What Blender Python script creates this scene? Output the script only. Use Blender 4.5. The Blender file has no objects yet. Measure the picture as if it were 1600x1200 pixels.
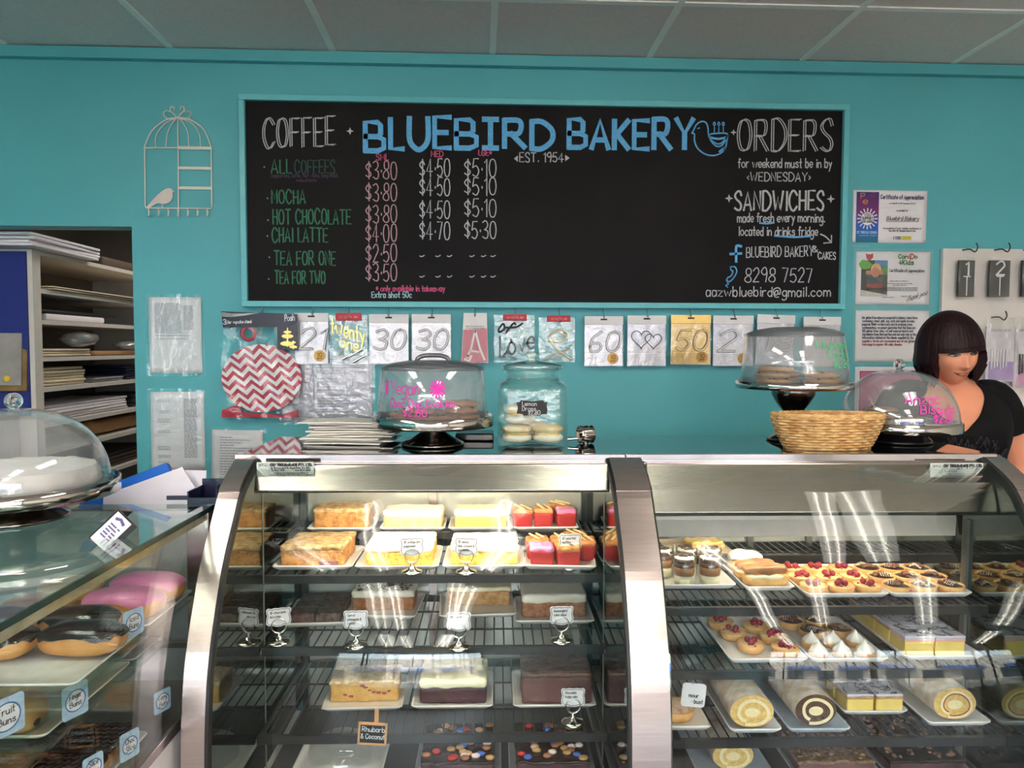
import bpy, math, random
from mathutils import Vector, Matrix, noise
random.seed(7)
PI = math.pi
C = bpy.context.scene.collection
SC = bpy.context.scene
# ---------------------------------------------------------------- camera, light, exposure
FPX = 1150.0; YAW = math.atan(53/FPX); PITCH = math.atan(57/FPX); CZ = 1.55
TURN = math.radians(-1.4)                 # the counters stand 1.4 degrees off the wall
RW = Matrix.Rotation(-YAW, 3, 'Z') @ Matrix.Rotation(PI/2-PITCH, 3, 'X') @ Matrix.Rotation(.002, 3, 'Z')
RC = Matrix.Rotation(-TURN, 3, 'Z') @ RW
cam = bpy.data.objects.new('camera', bpy.data.cameras.new('camera'))
C.objects.link(cam)
cam.matrix_world = Matrix.Translation((0, 0, CZ)) @ RW.to_4x4()
cam.data.sensor_width = 36; cam.data.lens = 36*FPX/1600; cam.data.clip_start = .05
SC.camera = cam
SC.view_settings.view_transform = 'Standard'; SC.view_settings.look = 'None'
SC.view_settings.gamma = 1; SC.view_settings.use_curve_mapping = False
SC.view_settings.exposure = 1.88
SC.cycles.max_bounces = 10; SC.cycles.transparent_max_bounces = 40
SC.cycles.diffuse_bounces = 5; SC.cycles.glossy_bounces = 6
SC.cycles.sample_clamp_indirect = 6; SC.cycles.caustics_reflective = False; SC.cycles.caustics_refractive = False
wd = bpy.data.worlds.new('sky'); SC.world = wd; wd.use_nodes = True
nt = wd.node_tree; bg = nt.nodes['Background']; bg.inputs[0].default_value = (.80, .90, 1.0, 1); bg.inputs[1].default_value = 6.0
def lamp(name, kind, loc, rot, energy, color=(1, 1, 1), **kw):
    d = bpy.data.lights.new(name, kind); d.energy = energy; d.color = color
    for k, v in kw.items(): setattr(d, k, v)
    o = bpy.data.objects.new(name, d); C.objects.link(o); o.location = loc; o.rotation_euler = rot
    return o
lamp('sun', 'SUN', (0, -8, 9), (math.radians(42), 0, math.radians(168)), 5.0, (1, .93, .82), angle=.01)
WIN = (-2.9, 2.9, .35, 2.35, -3.4)        # shop window: x0, x1, z0, z1, y
po = lamp('window_daylight_portal', 'AREA', ((WIN[0]+WIN[1])/2, WIN[4]-.02, (WIN[2]+WIN[3])/2), (PI/2, 0, 0), 1, shape='RECTANGLE', size=WIN[1]-WIN[0], size_y=WIN[3]-WIN[2])
po.data.cycles.is_portal = True
TUBE = 6.0                                # fluorescent tubes on the ceiling
CASE = 28.0                                # warm tube in the cake case

# ---------------------------------------------------------------- helpers
def S(r, g, b):
    f = lambda c: (c/255/12.92 if c <= 10 else ((c/255+.055)/1.055)**2.4)
    return (f(r), f(g), f(b), 1)
def pixel(px, py, ax, v, Rm=RW):           # the point seen at a pixel, on the plane axis = v
    d = Rm @ Vector(((px-800)/FPX, -(py-600)/FPX, -1))
    o = Vector((0, 0, CZ)); t = (v-o[ax])/d[ax]
    return o+d*t
def wallpt(px, py, y=2.9): return pixel(px, py, 1, y)
def shelfpt(px, py, z): p = pixel(px, py, 2, z, RC); return p.x, p.y
def facept(px, py, y): p = pixel(px, py, 1, y, RC); return p.x, p.z
RT = Matrix.Rotation(TURN, 3, 'Z')
def CW(x, y, z): return RT @ Vector((x, y, z))      # counter frame -> world

MATS = {}
def M(name, col, rough=.5, metal=0, var=.08, scale=30, bump=0, bscale=None, spec=.5, emit=0, stretch=None, coat=0, sheen=0, sss=0, alpha=1, col2=None, lo=.35, hi=.65):
    if name in MATS: return MATS[name]
    m = bpy.data.materials.new(name); m.use_nodes = True; MATS[name] = m
    n = m.node_tree.nodes; L = m.node_tree.links; p = n['Principled BSDF']
    if isinstance(col, tuple) and len(col) == 3: col = S(*col)
    tc = n.new('ShaderNodeTexCoord'); vec = tc.outputs['Object']
    if stretch:
        mp = n.new('ShaderNodeMapping'); mp.inputs['Scale'].default_value = stretch; L.new(vec, mp.inputs[0]); vec = mp.outputs[0]
    tx = n.new('ShaderNodeTexNoise'); tx.inputs['Scale'].default_value = scale; tx.inputs['Detail'].default_value = 4; L.new(vec, tx.inputs['Vector'])
    cr = n.new('ShaderNodeValToRGB'); L.new(tx.outputs[0], cr.inputs[0])
    if col2 is None: a = tuple(c*(1-var) for c in col[:3])+(1,); b = tuple(min(1, c*(1+var)) for c in col[:3])+(1,)
    else: a = col; b = S(*col2)
    cr.color_ramp.elements[0].position = lo; cr.color_ramp.elements[1].position = hi
    cr.color_ramp.elements[0].color = a; cr.color_ramp.elements[1].color = b
    L.new(cr.outputs[0], p.inputs['Base Color'])
    p.inputs['Roughness'].default_value = rough; p.inputs['Metallic'].default_value = metal
    p.inputs['Specular IOR Level'].default_value = spec
    if coat: p.inputs['Coat Weight'].default_value = coat; p.inputs['Coat Roughness'].default_value = .03
    if sheen: p.inputs['Sheen Weight'].default_value = sheen
    if sss: p.inputs['Subsurface Weight'].default_value = sss; p.inputs['Subsurface Radius'].default_value = (.01, .004, .002); p.inputs['Subsurface Scale'].default_value = 1
    if emit: L.new(cr.outputs[0], p.inputs['Emission Color']); p.inputs['Emission Strength'].default_value = emit
    if bump:
        t2 = n.new('ShaderNodeTexNoise'); t2.inputs['Scale'].default_value = bscale or scale*2; t2.inputs['Detail'].default_value = 5; L.new(vec, t2.inputs['Vector'])
        bp = n.new('ShaderNodeBump'); bp.inputs['Strength'].default_value = bump; bp.inputs['Distance'].default_value = .004
        L.new(t2.outputs[0], bp.inputs['Height']); L.new(bp.outputs[0], p.inputs['Normal'])
    if alpha < 1: p.inputs['Alpha'].default_value = alpha
    return m
def clear(name, tint=(.97, .985, .98), f0=.05, milky=0, rough=0.0, power=5, bump=0, gl=(1, 1, 1)):
    """clear sheet: transparent seen straight on, mirror-like at grazing angles"""
    if name in MATS: return MATS[name]
    m = bpy.data.materials.new(name); m.use_nodes = True; MATS[name] = m
    n = m.node_tree.nodes; L = m.node_tree.links; n.remove(n['Principled BSDF']); out = n['Material Output']
    lw = n.new('ShaderNodeLayerWeight'); lw.inputs[0].default_value = .5
    pw = n.new('ShaderNodeMath'); pw.operation = 'POWER'; L.new(lw.outputs['Facing'], pw.inputs[0]); pw.inputs[1].default_value = power
    ma = n.new('ShaderNodeMath'); ma.operation = 'MULTIPLY_ADD'; L.new(pw.outputs[0], ma.inputs[0]); ma.inputs[1].default_value = 1-f0; ma.inputs[2].default_value = f0
    tr = n.new('ShaderNodeBsdfTransparent'); tr.inputs[0].default_value = tint+(1,)
    g = n.new('ShaderNodeBsdfGlossy'); g.inputs['Roughness'].default_value = rough; g.inputs[0].default_value = gl+(1,)
    base = tr.outputs[0]
    if milky:
        df = n.new('ShaderNodeBsdfDiffuse'); df.inputs[0].default_value = (.8, .82, .83, 1)
        mx0 = n.new('ShaderNodeMixShader'); mx0.inputs[0].default_value = milky; L.new(base, mx0.inputs[1]); L.new(df.outputs[0], mx0.inputs[2]); base = mx0.outputs[0]
    if bump:
        tc = n.new('ShaderNodeTexCoord'); t2 = n.new('ShaderNodeTexNoise'); t2.inputs['Scale'].default_value = bump; t2.inputs['Detail'].default_value = 3; L.new(tc.outputs['Object'], t2.inputs['Vector'])
        bp = n.new('ShaderNodeBump'); bp.inputs['Strength'].default_value = .7; bp.inputs['Distance'].default_value = .01; L.new(t2.outputs[0], bp.inputs['Height']); L.new(bp.outputs[0], g.inputs['Normal'])
    mx = n.new('ShaderNodeMixShader'); L.new(ma.outputs[0], mx.inputs[0]); L.new(base, mx.inputs[1]); L.new(g.outputs[0], mx.inputs[2]); L.new(mx.outputs[0], out.inputs[0])
    return m

class MB:
    def __init__(s): s.v = []; s.f = []; s.sm = []
    def add(s, vs, fs, smooth=False):
        o = len(s.v); s.v += [tuple(x) for x in vs]; s.f += [tuple(i+o for i in f) for f in fs]; s.sm += [smooth]*len(fs); return s
    def box(s, x0, x1, y0, y1, z0, z1):
        v = [(x, y, z) for x in (x0, x1) for y in (y0, y1) for z in (z0, z1)]
        return s.add(v, [(0, 1, 3, 2), (4, 6, 7, 5), (0, 4, 5, 1), (2, 3, 7, 6), (0, 2, 6, 4), (1, 5, 7, 3)])
    def loft(s, loops, cap0=True, cap1=True, smooth=True, closed=True):
        n = len(loops[0]); v = [p for l in loops for p in l]; f = []
        for i in range(len(loops)-1):
            for j in range(n if closed else n-1):
                k = (j+1) % n; f.append((i*n+j, i*n+k, (i+1)*n+k, (i+1)*n+j))
        s.add(v, f, smooth)
        if cap0: s.add(loops[0], [tuple(range(n-1, -1, -1))])
        if cap1: s.add(loops[-1], [tuple(range(n))])
        return s
    def lathe(s, prof, n=32, c=(0, 0, 0), smooth=True, cap0=False, cap1=False, sx=1, sy=1, rr=None):
        loops = []
        for r, z in prof:
            loops.append([(c[0]+sx*r*(rr(2*PI*k/n) if rr else 1)*math.cos(2*PI*k/n), c[1]+sy*r*(rr(2*PI*k/n) if rr else 1)*math.sin(2*PI*k/n), c[2]+z) for k in range(n)])
        return s.loft(loops, cap0, cap1, smooth)
    def tube(s, pts, r, n=8, closed=False, cap=True):
        P = [Vector(p) for p in pts]; m = len(P); loops = []; up = None
        for i in range(m):
            if closed: t = (P[(i+1) % m]-P[i-1])
            else: t = P[min(i+1, m-1)]-P[max(i-1, 0)]
            t.normalize()
            if up is None: up = t.orthogonal().normalized()
            up = (up-t*up.dot(t)); up = up.normalized() if up.length > 1e-6 else t.orthogonal().normalized()
            b = t.cross(up); ri = r[i] if isinstance(r, (list, tuple)) else r
            loops.append([P[i]+(up*math.cos(2*PI*k/n)+b*math.sin(2*PI*k/n))*ri for k in range(n)])
        if closed: loops.append(loops[0])
        return s.loft(loops, cap and not closed, cap and not closed)
    def prism(s, poly, y0, y1, plane='xz'):          # outline in x/z extruded along y (or x/y along z, y/z along x)
        mp = {'xz': lambda a, b, d: (a, d, b), 'xy': lambda a, b, d: (a, b, d), 'yz': lambda a, b, d: (d, a, b)}[plane]
        return s.loft([[mp(a, b, y0) for a, b in poly], [mp(a, b, y1) for a, b in poly]], smooth=False)
    def rbox(s, w, d, h, r=.005, n=6, jit=0, seed=0, c=(0, 0, 0), fs=60, taper=0, fn=None):   # soft, slightly irregular block standing on z=0
        hx, hy, hz = w/2, d/2, h/2; r = min(r, hx*.99, hy*.99, hz*.99)
        for ax in range(3):
            for sg in (-1, 1):
                a, b = [(1, 2), (2, 0), (0, 1)][ax]; H = (hx, hy, hz)
                na = max(2, min(40, int(n*H[a]/min(H))+2)); nb = max(2, min(40, int(n*H[b]/min(H))+2))
                def ts(k, num, hh):      # denser near the ends
                    t = -1+2*k/num; return hh*(math.sin(t*PI/2)*.5+t*.5)
                vs = []
                for i in range(na+1):
                    for j in range(nb+1):
                        p = [0, 0, 0]; p[ax] = sg*H[ax]; p[a] = ts(i, na, H[a]); p[b] = ts(j, nb, H[b])
                        q = Vector([max(-H[k]+r, min(H[k]-r, p[k])) for k in range(3)])
                        dv = Vector(p)-q; dv = dv.normalized()*r if dv.length > 1e-9 else dv
                        P = q+dv
                        if taper: k = 1-taper*(.5-P.z/h); P.x *= k; P.y *= k
                        if jit:
                            nz = noise.noise_vector(Vector((P.x*fs+seed*7.3, P.y*fs+seed*3.1, P.z*fs)))
                            P = P+nz*jit
                        P.z += hz
                        if fn: P = Vector(fn(P))
                        vs.append((P.x+c[0], P.y+c[1], P.z+c[2]))
                f = []
                for i in range(na):
                    for j in range(nb):
                        q = (i*(nb+1)+j, (i+1)*(nb+1)+j, (i+1)*(nb+1)+j+1, i*(nb+1)+j+1)
                        f.append(q if sg > 0 else q[::-1])
                s.add(vs, f, True)
        return s
    def ball(s, c, r, n=10, sx=1, sy=1, sz=1, jit=0, fs=20, seed=0):
        loops = []
        for i in range(n+1):
            t = PI*i/n
            l = []
            for k in range(n*2):
                p = PI*k/n; d = Vector((math.sin(t)*math.cos(p), math.sin(t)*math.sin(p), -math.cos(t)))
                rr = r*(1+jit*noise.noise(d*2.2+Vector((seed*5.1, seed, fs)))) if jit else r
                l.append((c[0]+d.x*rr*sx, c[1]+d.y*rr*sy, c[2]+d.z*rr*sz))
            loops.append(l)
        return s.loft(loops, False, False)
    def sball(s, w, d, h, e=.6, c=(0, 0, 0), n=16, t0=None, jit=0, seed=0, fs=25):   # rounded loaf; t0(angle) trims it to a cap
        m = n*3; loops = []; sp_ = lambda q, ex: math.copysign(abs(q)**ex, q)
        for i in range(n+1):
            l = []
            for k in range(m):
                a = 2*PI*k/m; lo = t0(a) if t0 else -PI/2; t = lo+(PI/2-lo)*i/n
                P = Vector((w/2*sp_(math.cos(t), .75)*sp_(math.cos(a), e), d/2*sp_(math.cos(t), .75)*sp_(math.sin(a), e), h/2+h/2*sp_(math.sin(t), .8)))
                if jit: P += noise.noise_vector(P*fs+Vector((seed*3.3, seed, 0)))*jit
                l.append((P.x+c[0], P.y+c[1], P.z+c[2]))
            loops.append(l)
        return s.loft(loops, False, False)
    def grid(s, fn, nu, nv, smooth=True):
        v = [fn(i/nu, j/nv) for i in range(nu+1) for j in range(nv+1)]
        return s.add(v, [(i*(nv+1)+j, (i+1)*(nv+1)+j, (i+1)*(nv+1)+j+1, i*(nv+1)+j+1) for i in range(nu) for j in range(nv)], smooth)
    def build(s, name, mat, parent=None, loc=(0, 0, 0), rot=(0, 0, 0), label=None, weld=0, bevel=0, solid=0):
        me = bpy.data.meshes.new(name); me.from_pydata(s.v, [], s.f)
        me.polygons.foreach_set('use_smooth', s.sm); me.materials.append(mat); me.update()
        o = bpy.data.objects.new(name, me); C.objects.link(o); o.location = loc; o.rotation_euler = rot
        if parent: o.parent = parent
        if label: o['label'] = label
        if weld: w = o.modifiers.new('weld', 'WELD'); w.merge_threshold = weld
        if bevel:
            b = o.modifiers.new('edge', 'BEVEL'); b.width = bevel; b.segments = 2; b.limit_method = 'ANGLE'
        if solid: q = o.modifiers.new('thickness', 'SOLIDIFY'); q.thickness = solid; q.offset = 0
        return o
def thing(name, label, cat, loc=(0, 0, 0), rz=0, group=None, rot=None):
    o = bpy.data.objects.new(name, None); C.objects.link(o); o.location = loc; o.rotation_euler = rot or (0, 0, rz)
    o.empty_display_size = .02
    return tag(o, label, cat, group)
def tag(o, label, cat, group=None):
    o['label'] = label; o['category'] = cat
    if group: o['group'] = group
    return o
def cthing(name, label, cat, x, y, z, rz=0, group=None): return thing(name, label, cat, CW(x, y, z), TURN+rz, group)
def ctag(o, label, cat, x, y, z, rz=0, group=None):
    o.location = CW(x, y, z); o.rotation_euler = (0, 0, TURN+rz); return tag(o, label, cat, group)
def struct(o): o['kind'] = 'structure'; return o
def dup(o, loc, rz=0, label=None, scale=None):
    r = o.copy(); C.objects.link(r); r.location = loc; r.rotation_euler = (0, 0, rz)
    if scale: r.scale = scale
    if label: r['label'] = label
    for ch in list(o.children):
        c = ch.copy(); C.objects.link(c); c.parent = r
        for g in list(ch.children):
            d = g.copy(); C.objects.link(d); d.parent = c
    return r
def rrect(w, h, r, n=5, cx=0, cy=0):
    pts = []
    for (sx, sy, a0) in ((1, 1, 0), (-1, 1, 90), (-1, -1, 180), (1, -1, 270)):
        for k in range(n+1):
            a = math.radians(a0+90*k/n); pts.append((cx+sx*(w/2-r)+r*math.cos(a), cy+sy*(h/2-r)+r*math.sin(a)))
    return pts
def smooth_path(pts, n=8, closed=False):
    P = [Vector(p) for p in pts]; m = len(P); out = []
    for i in range(m if closed else m-1):
        a, b, c, d = (P[(i-1) % m], P[i], P[(i+1) % m], P[(i+2) % m]) if closed else (P[max(i-1, 0)], P[i], P[i+1], P[min(i+2, m-1)])
        for k in range(n):
            t = k/n; out.append(.5*((2*b)+(c-a)*t+(2*a-5*b+4*c-d)*t*t+(3*b-a-3*c+d)*t**3))
    if not closed: out.append(P[-1])
    return out

# ---------------------------------------------------------------- hand lettering (single-stroke alphabet)
GL = {}
for ln in '''A 0e3o6e|1h5h
B 0e0o4o5n5k4j0j|4j6i6f4e0e
C ~6m4o2o0l0h2e4e6g
D 0e0o~0o3o6l6h3e0e
E 5o0o0e5e|0j4j
F 5o0o0e|0j4j
G ~6m4o2o0l0h2e4e6g|6g6j3j
H 0e0o|5e5o|0j5j
I 1e1o
! 0o4o|2o2e|0e4e
J ~4o4h3e1e0g
K 0e0o|5o0i|1j5e
L 0o0e4e
M 0e0o3h6o6e
N 0e0o5e5o
O ~3o1n0j1f3e5f6j5n3o
P 0e0o|~0o4o5m4j0i
Q ~3o1n0j1f3e5f6j5n3o|4g6e
R 0e0o|~0o4o5m4j0j|2j6e
S ~5m4o2o0m1k4i5g4e2e0f
T 0o6o|3o3e
U ~0o0h2e4e6h6o
V 0o3e6o
W 0o2e4l6e8o
X 0o5e|5o0e
Y 0o3j6o|3j3e
Z 0o5o0e5e
a ~5j3k1k0h1e3e5g|5k5e
b 0o0e|~0i2k4k5h4e2e0g
c ~5j3k1j0h1f3e5f
d ~5i3k1j0h1f3e5g|5o5e
e ~0h5h5j3k1j0h1f3e5f
f ~4n3o2n2e|0k4k
g ~5j3k1j0h1f3e5g|~5k5c3a1a0b
h 0o0e|~0i3k5i5e
i 1k1e|1m1n
j ~3k3c1a0b|3m3n
k 0o0e|4k0h|1i5e
l 1o1e
m 0k0e|~0i2k4i4e|~4i6k8i8e
n 0k0e|~0i3k5i5e
o ~3k1j0h1f3e5f6h5j3k
p 0k0a|~0i3k5h3e0g
q ~5i3k0h3e5g|5k5a
r 0k0e|~0i2k4k
s ~5j3k1j1i4h5f3e0f
t 2o2e4e|0k4k
u ~0k0g2e4f5h|5k5e
v 0k3e5k
w 0k2e4j6e8k
x 0k5e|5k0e
y 0k3f|5k1a
z 0k5k0e5e
0 ~3o1n0j1f3e5f6j5n3o
1 0m2o2e
2 ~0m2o4o5l3i0e|0e5e
3 ~0n3o5m4k2j|~2j5i5f3e0f
4 4e4o0h6h
5 5o1o0j|~0j3k5i5g3e0f
6 ~4o1l0h1e4e5g4i1i0g
7 0o5o2e
8 ~3o1n1k3j5h5f3e0f0h3j5k5n3o
9 ~5l3j0l2o4o5l5j4e
$ ~5l3n0l2j5h3f0g|3o3e
. 1e1f
, 1e0c
: 1f1g|1j1k
' 1o1m
& ~6e1m3o4m0h2e4f6i
@ ~5j3k1h3f5h5k|~5h7g8j7m4n0l0h2d6d
- 0i4i
~ 1i1j
* 2m2g|0k4i|4k0i
< 2k0i2g
> 0k2i0g
/ 0e4o'''.split('\n'):
    ch, d = ln[0], ln[2:]
    st = []
    for part in d.replace('~', '|~').split('|'):
        if not part: continue
        cur = part[0] == '~'; part = part.lstrip('~')
        pts = [(int(part[i]), ord(part[i+1])-101) for i in range(0, len(part), 2)]
        st.append((cur, pts))
    GL[ch] = st
STK = [0]
def ribbon(mb, pts, w, fn, lift=0):
    m = len(pts)
    if m < 2: return
    vs = []
    for i in range(m):
        t = (Vector(pts[min(i+1, m-1)])-Vector(pts[max(i-1, 0)])); t = t.normalized() if t.length > 1e-9 else Vector((1, 0))
        nn = Vector((-t.y, t.x))*w/2
        e = t*(w*.35)*(1 if i == m-1 else -1 if i == 0 else 0)
        p = Vector(pts[i])+e
        vs += [fn(p.x+nn.x, p.y+nn.y), fn(p.x-nn.x, p.y-nn.y)]
    mb.add(vs, [(2*i, 2*i+1, 2*i+3, 2*i+2) for i in range(m-1)])
flat = lambda u, v: (u, 0, v)
def write(mb, text, u0, v0, u1, h, w, fn=flat, v1=None, slant=0, double=0, jit=.0, rnd=random.Random(3)):
    """text from u0 to u1 on the baseline v0 (to v1), cap height h, stroke w"""
    adv = []; x = 0
    for ch in text:
        if ch == ' ': adv.append(x); x += 4.6; continue
        gw = max(p[0] for c, s in GL.get(ch, GL['-']) for p in s); adv.append(x); x += gw+2.2
    tot = max(x-2.2, 1); k = (u1-u0)/tot; v1 = v0 if v1 is None else v1
    for ch, a in zip(text, adv):
        if ch == ' ': continue
        dy = rnd.uniform(-1, 1)*jit*h; sc = 1+rnd.uniform(-1, 1)*jit
        for cur, pts in GL.get(ch, GL['-']):
            q = [Vector((u0+(a+x)*k+slant*y/10*h, v0+(v1-v0)*(a/tot)+dy+y/10*h*sc)) for x, y in pts]
            if cur and len(q) > 2: q = smooth_path([(p.x, p.y, 0) for p in q], 5); q = [Vector((p.x, p.y)) for p in q]
            for o in ((-double, double) if double else (0,)):
                n0 = len(mb.v); ribbon(mb, [(p.x+o, p.y+o*.4) for p in q], w, fn); STK[0] = (STK[0]+1) % 9; mb.v[n0:] = [(x_, y_-STK[0]*1.2e-4, z_) for x_, y_, z_ in mb.v[n0:]]
def dashes(mb, rows, fn=flat, rnd=random.Random(5)):
    """unreadable small print: rows of short word strokes; row = (u0, u1, v, height)"""
    for (u0, u1, v, h) in rows:
        u = u0
        while u < u1-.001:
            e = min(u+rnd.uniform(2, 7)*h, u1)
            mb.add([fn(u, v), fn(e, v), fn(e, v+h), fn(u, v+h)], [(0, 1, 2, 3)])
            u = e+h*.9
# ---------------------------------------------------------------- the room
TEAL = M('teal_wall_paint', (88, 174, 183), .55, var=.03, scale=3, bump=.05, bscale=120)
WHITEP = M('white_paint', (225, 222, 216), .5, var=.03)
XL, XR, YB, YF, ZC = -3.1, 3.1, 2.9, -3.4, 2.672
OX, OZ = -1.321, 2.008                    # opening in the back wall
w = MB().box(OX, XR, YB, YB+.1, 0, ZC+.1).box(-2.7, OX, YB, YB+.1, OZ, ZC+.1).box(XL, -2.7, YB, YB+.1, 0, ZC+.1)
struct(w.build('wall_back', TEAL))
struct(MB().box(XL-.1, XL, YF, YB+.1, 0, ZC+.1).build('wall_left', TEAL))
struct(MB().box(XR, XR+.1, YF, YB+.1, 0, ZC+.1).build('wall_right', M('cream_wall_paint', (216, 208, 196), .6, var=.03)))
struct(MB().box(XL, XR, YF-.1, YF, 0, WIN[2]).box(XL, XR, YF-.1, YF, WIN[3], ZC+.1).box(XL, WIN[0], YF-.1, YF, WIN[2], WIN[3]).box(WIN[1], XR, YF-.1, YF, WIN[2], WIN[3]).build('wall_front', MATS['cream_wall_paint']))
struct(MB().box(XL-.1, XR+.1, YF-.1, YB+2.6, -.1, 0).build('floor', M('floor_tiles', (90, 76, 70), .4, var=.15, scale=6)))
struct(MB().box(XL-.1, XR+.1, YF-.1, YB+.02, ZC, ZC+.1).build('ceiling', M('ceiling_tile', (228, 215, 210), .85, var=.04, scale=90, bump=.15, bscale=220)))
g = MB()
for k in range(-3, 5):
    x = .055+.604*k
    g.box(x-.012, x+.012, YF, YB-.03, ZC-.004, ZC+.001)
for k in range(0, 10):
    y = 2.43-.604*k
    g.box(XL, XR, y-.012, y+.012, ZC-.0045, ZC+.001)
struct(g.build('trim_2', M('ceiling_grid', (246, 243, 238), .5, var=.02)))
struct(MB().box(XL, XR, YB-.032, YB, ZC-.046, ZC-.004).build('trim_1', TEAL, bevel=.002))
# shop window behind the camera: frame, mullions, panes
alu = M('window_aluminium', (120, 118, 116), .4, .8)
wf = struct(thing('window_1', 'shop window', 'window')); del wf['label'], wf['category']
f = MB(); x0, x1, z0, z1, y = WIN
for a, b, c, d in ((x0, x1, z0, z0+.05), (x0, x1, z1-.05, z1)): f.box(a, b, y-.08, y-.02, c, d)
for x in (x0+.025, -1.2, .35, 1.5, x1-.025): f.box(x-.03, x+.03, y-.08, y-.02, z0, z1)
f.build('window_frame', alu, wf)
MB().box(x0, x1, y-.055, y-.05, z0, z1).build('pane', clear('window_glass', f0=.04), wf)
# the street outside
struct(MB().box(-25, 25, -24, YF-.1, -.16, -.1).build('pavement', M('pavement', (128, 120, 112), .8, var=.12, scale=2)))
struct(MB().box(-25, 25, -15, -7, -.1, -.095).build('street', M('asphalt', (84, 83, 86), .8, var=.1, scale=4)))
ob = MB().box(-25, 25, -24, -19, -.1, 5.5)
struct(ob.build('exterior_building', M('street_facade', (228, 212, 196), .8, var=.06, scale=.6)))
sd = MB()
for k in range(7):
    sd.box(-22+k*6.5, -18.6+k*6.5, -19.05, -18.9, .2, 2.4)
struct(sd.build('exterior_shopfront', M('street_shop_glass', (58, 66, 78), .15, var=.3, scale=.8)))
aw = MB()
for k in range(4):
    aw.prism([(-19.0, 3.3), (-17.6, 2.7), (-17.6, 2.45), (-19, 2.45)], -20+k*11, -13+k*11, 'yz')
struct(aw.build('exterior_awning', M('awning_blue', (60, 96, 168), .7, var=.1)))
pv = MB()
for x in (-2.9, 2.4, 6.2): pv.tube([(x, -5.3, -.1), (x, -5.3, 3.1)], .06, 10)
struct(pv.build('exterior_veranda_post', M('veranda_post', (50, 48, 50), .5)))
struct(MB().box(-12, 12, -5.5, YF-.1, 3.1, 3.2).build('exterior_veranda_roof', M('veranda_roof', (120, 116, 112), .7)))
# ceiling battens: two tubes each, out of the picture above and behind the camera
TUBEM = M('fluorescent_tube', (255, 250, 240), .4, var=0, emit=TUBE)
n = 0
LB = ['first', 'second', 'third', 'fourth', 'fifth', 'sixth']
PANM = M('troffer_diffuser', (255, 250, 242), .5, var=0, emit=1.3)
for by in (.8, -1.0, -2.6):  # the rearmost row is added to brighten the room
    for bx in ((-1.46, 1.26) if by > 0 else (-1.46, .60)):
        t = thing('ceiling_light', f'twin tube fluorescent panel on the ceiling behind the camera, {LB[n]} from the counter', 'light', (bx, by, ZC)); n += 1
        MB().box(-.31, .31, -.62, .62, -.03, -.005).build('batten', MATS['white_paint'], t, bevel=.006)
        MB().box(-.28, .28, -.60, .60, -.034, -.0305).build('diffuser', PANM, t)
        for sx in (-.11, .11):
            MB().tube([(sx, -.59, -.058), (sx, .59, -.058)], .019, 12).build('tube', TUBEM, t)

# ---------------------------------------------------------------- back room behind the opening
SHX = -1.80
struct(MB().box(-2.9, XR, YB+2.5, YB+2.6, 0, ZC).box(-2.95, -2.85, YB+.1, YB+2.6, 0, ZC).box(-.6, -.5, YB+.1, YB+2.6, 0, ZC).build('wall_rear', M('back_room_paint', (150, 142, 130), .7, var=.05)))
struct(MB().box(-2.95, -.5, YB+.1, YB+2.6, ZC-.1, ZC).build('ceiling_rear', MATS['ceiling_tile']))
lamp('back_room_light', 'AREA', (-1.2, 4.0, 2.5), (0, 0, 0), 3, (1, .93, .85), shape='RECTANGLE', size=.3, size_y=1.2)
lam = M('white_melamine', (214, 208, 200), .4, var=.03)
su = thing('shelving_unit', 'open white shelving unit full of bags and papers in the back room', 'shelf', (SHX, 3.1, 0))
def shz(px, py, y=None):                   # height on the unit's front plane x = SHX
    p = pixel(px, py, 0, SHX); return p.y-3.1, p.z
zt = shz(62, 392)[1]
for a, b in ((-.02, .035), (1.27, 1.3)): MB().box(-.42, 0, a, b, 0, zt).build('side_panel', lam, su)
MB().box(-.43, -.42, 0, 1.3, 0, zt).build('back_panel', M('shelf_back', (120, 112, 104), .6), su)
zs = [zt, shz(70, 452)[1], shz(70, 500)[1], shz(70, 558)[1], shz(70, 606)[1], shz(150, 648)[1], 1.115, .95]
for i, z in enumerate(zs):
    MB().box(-.42, 0, .035, 1.27, z-.018, z).build('shelf', lam, su)
MB().box(-1.0, -.02, -.03, -.02, 1.27, zt-.01).build('end_panel', M('royal_blue_board', (24, 38, 120), .6, var=.06), su, label='royal blue end panel')
# shelf contents
paper = M('white_paper', (234, 228, 232), .6, var=.02, scale=8)
cream = M('cream_paper', (222, 208, 180), .65, var=.05, scale=8)
darkp = M('dark_card', (26, 26, 34), .5)
greyp = M('grey_card', (150, 146, 146), .6)
kraft = M('kraft_paper', (170, 128, 84), .7, var=.12, scale=14, bump=.3)
def pile(name, label, cat, z, y0, y1, n, th, mat, depth=.3, seed=1, group=None, x=-.03):
    r = random.Random(seed)
    for k in range(n):
        b = MB().rbox(depth, y1-y0, th, th*.3, 2, .0006, seed+k)
        o = b.build(name, mat)
        o.location = (SHX+x-depth/2+r.uniform(-.012, .004), 3.1+(y0+y1)/2+r.uniform(-.012, .012), z+.003+k*(th+.0022)); o.rotation_euler.z = r.uniform(-.03, .03)
        tag(o, label, cat, (group or label+' pile') if n > 1 else None)
pile('paper_bag', 'flat white paper bag on the back room shelf left half', 'bag', zs[4], .05, .42, 6, .011, cream, .3, 3, 'white bags piled on the back room shelf')
pile('paper_sheet_pad', 'pad of white sheets beside the white bags in the back room', 'paper', zs[4], .48, .78, 2, .008, greyp, .26, 5)
pile('folder', 'navy folder at the far end of the bag shelf', 'folder', zs[4], .82, 1.08, 5, .012, M('navy_card', (22, 26, 58), .5), .26, 6, 'navy folders in the back room')
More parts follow.
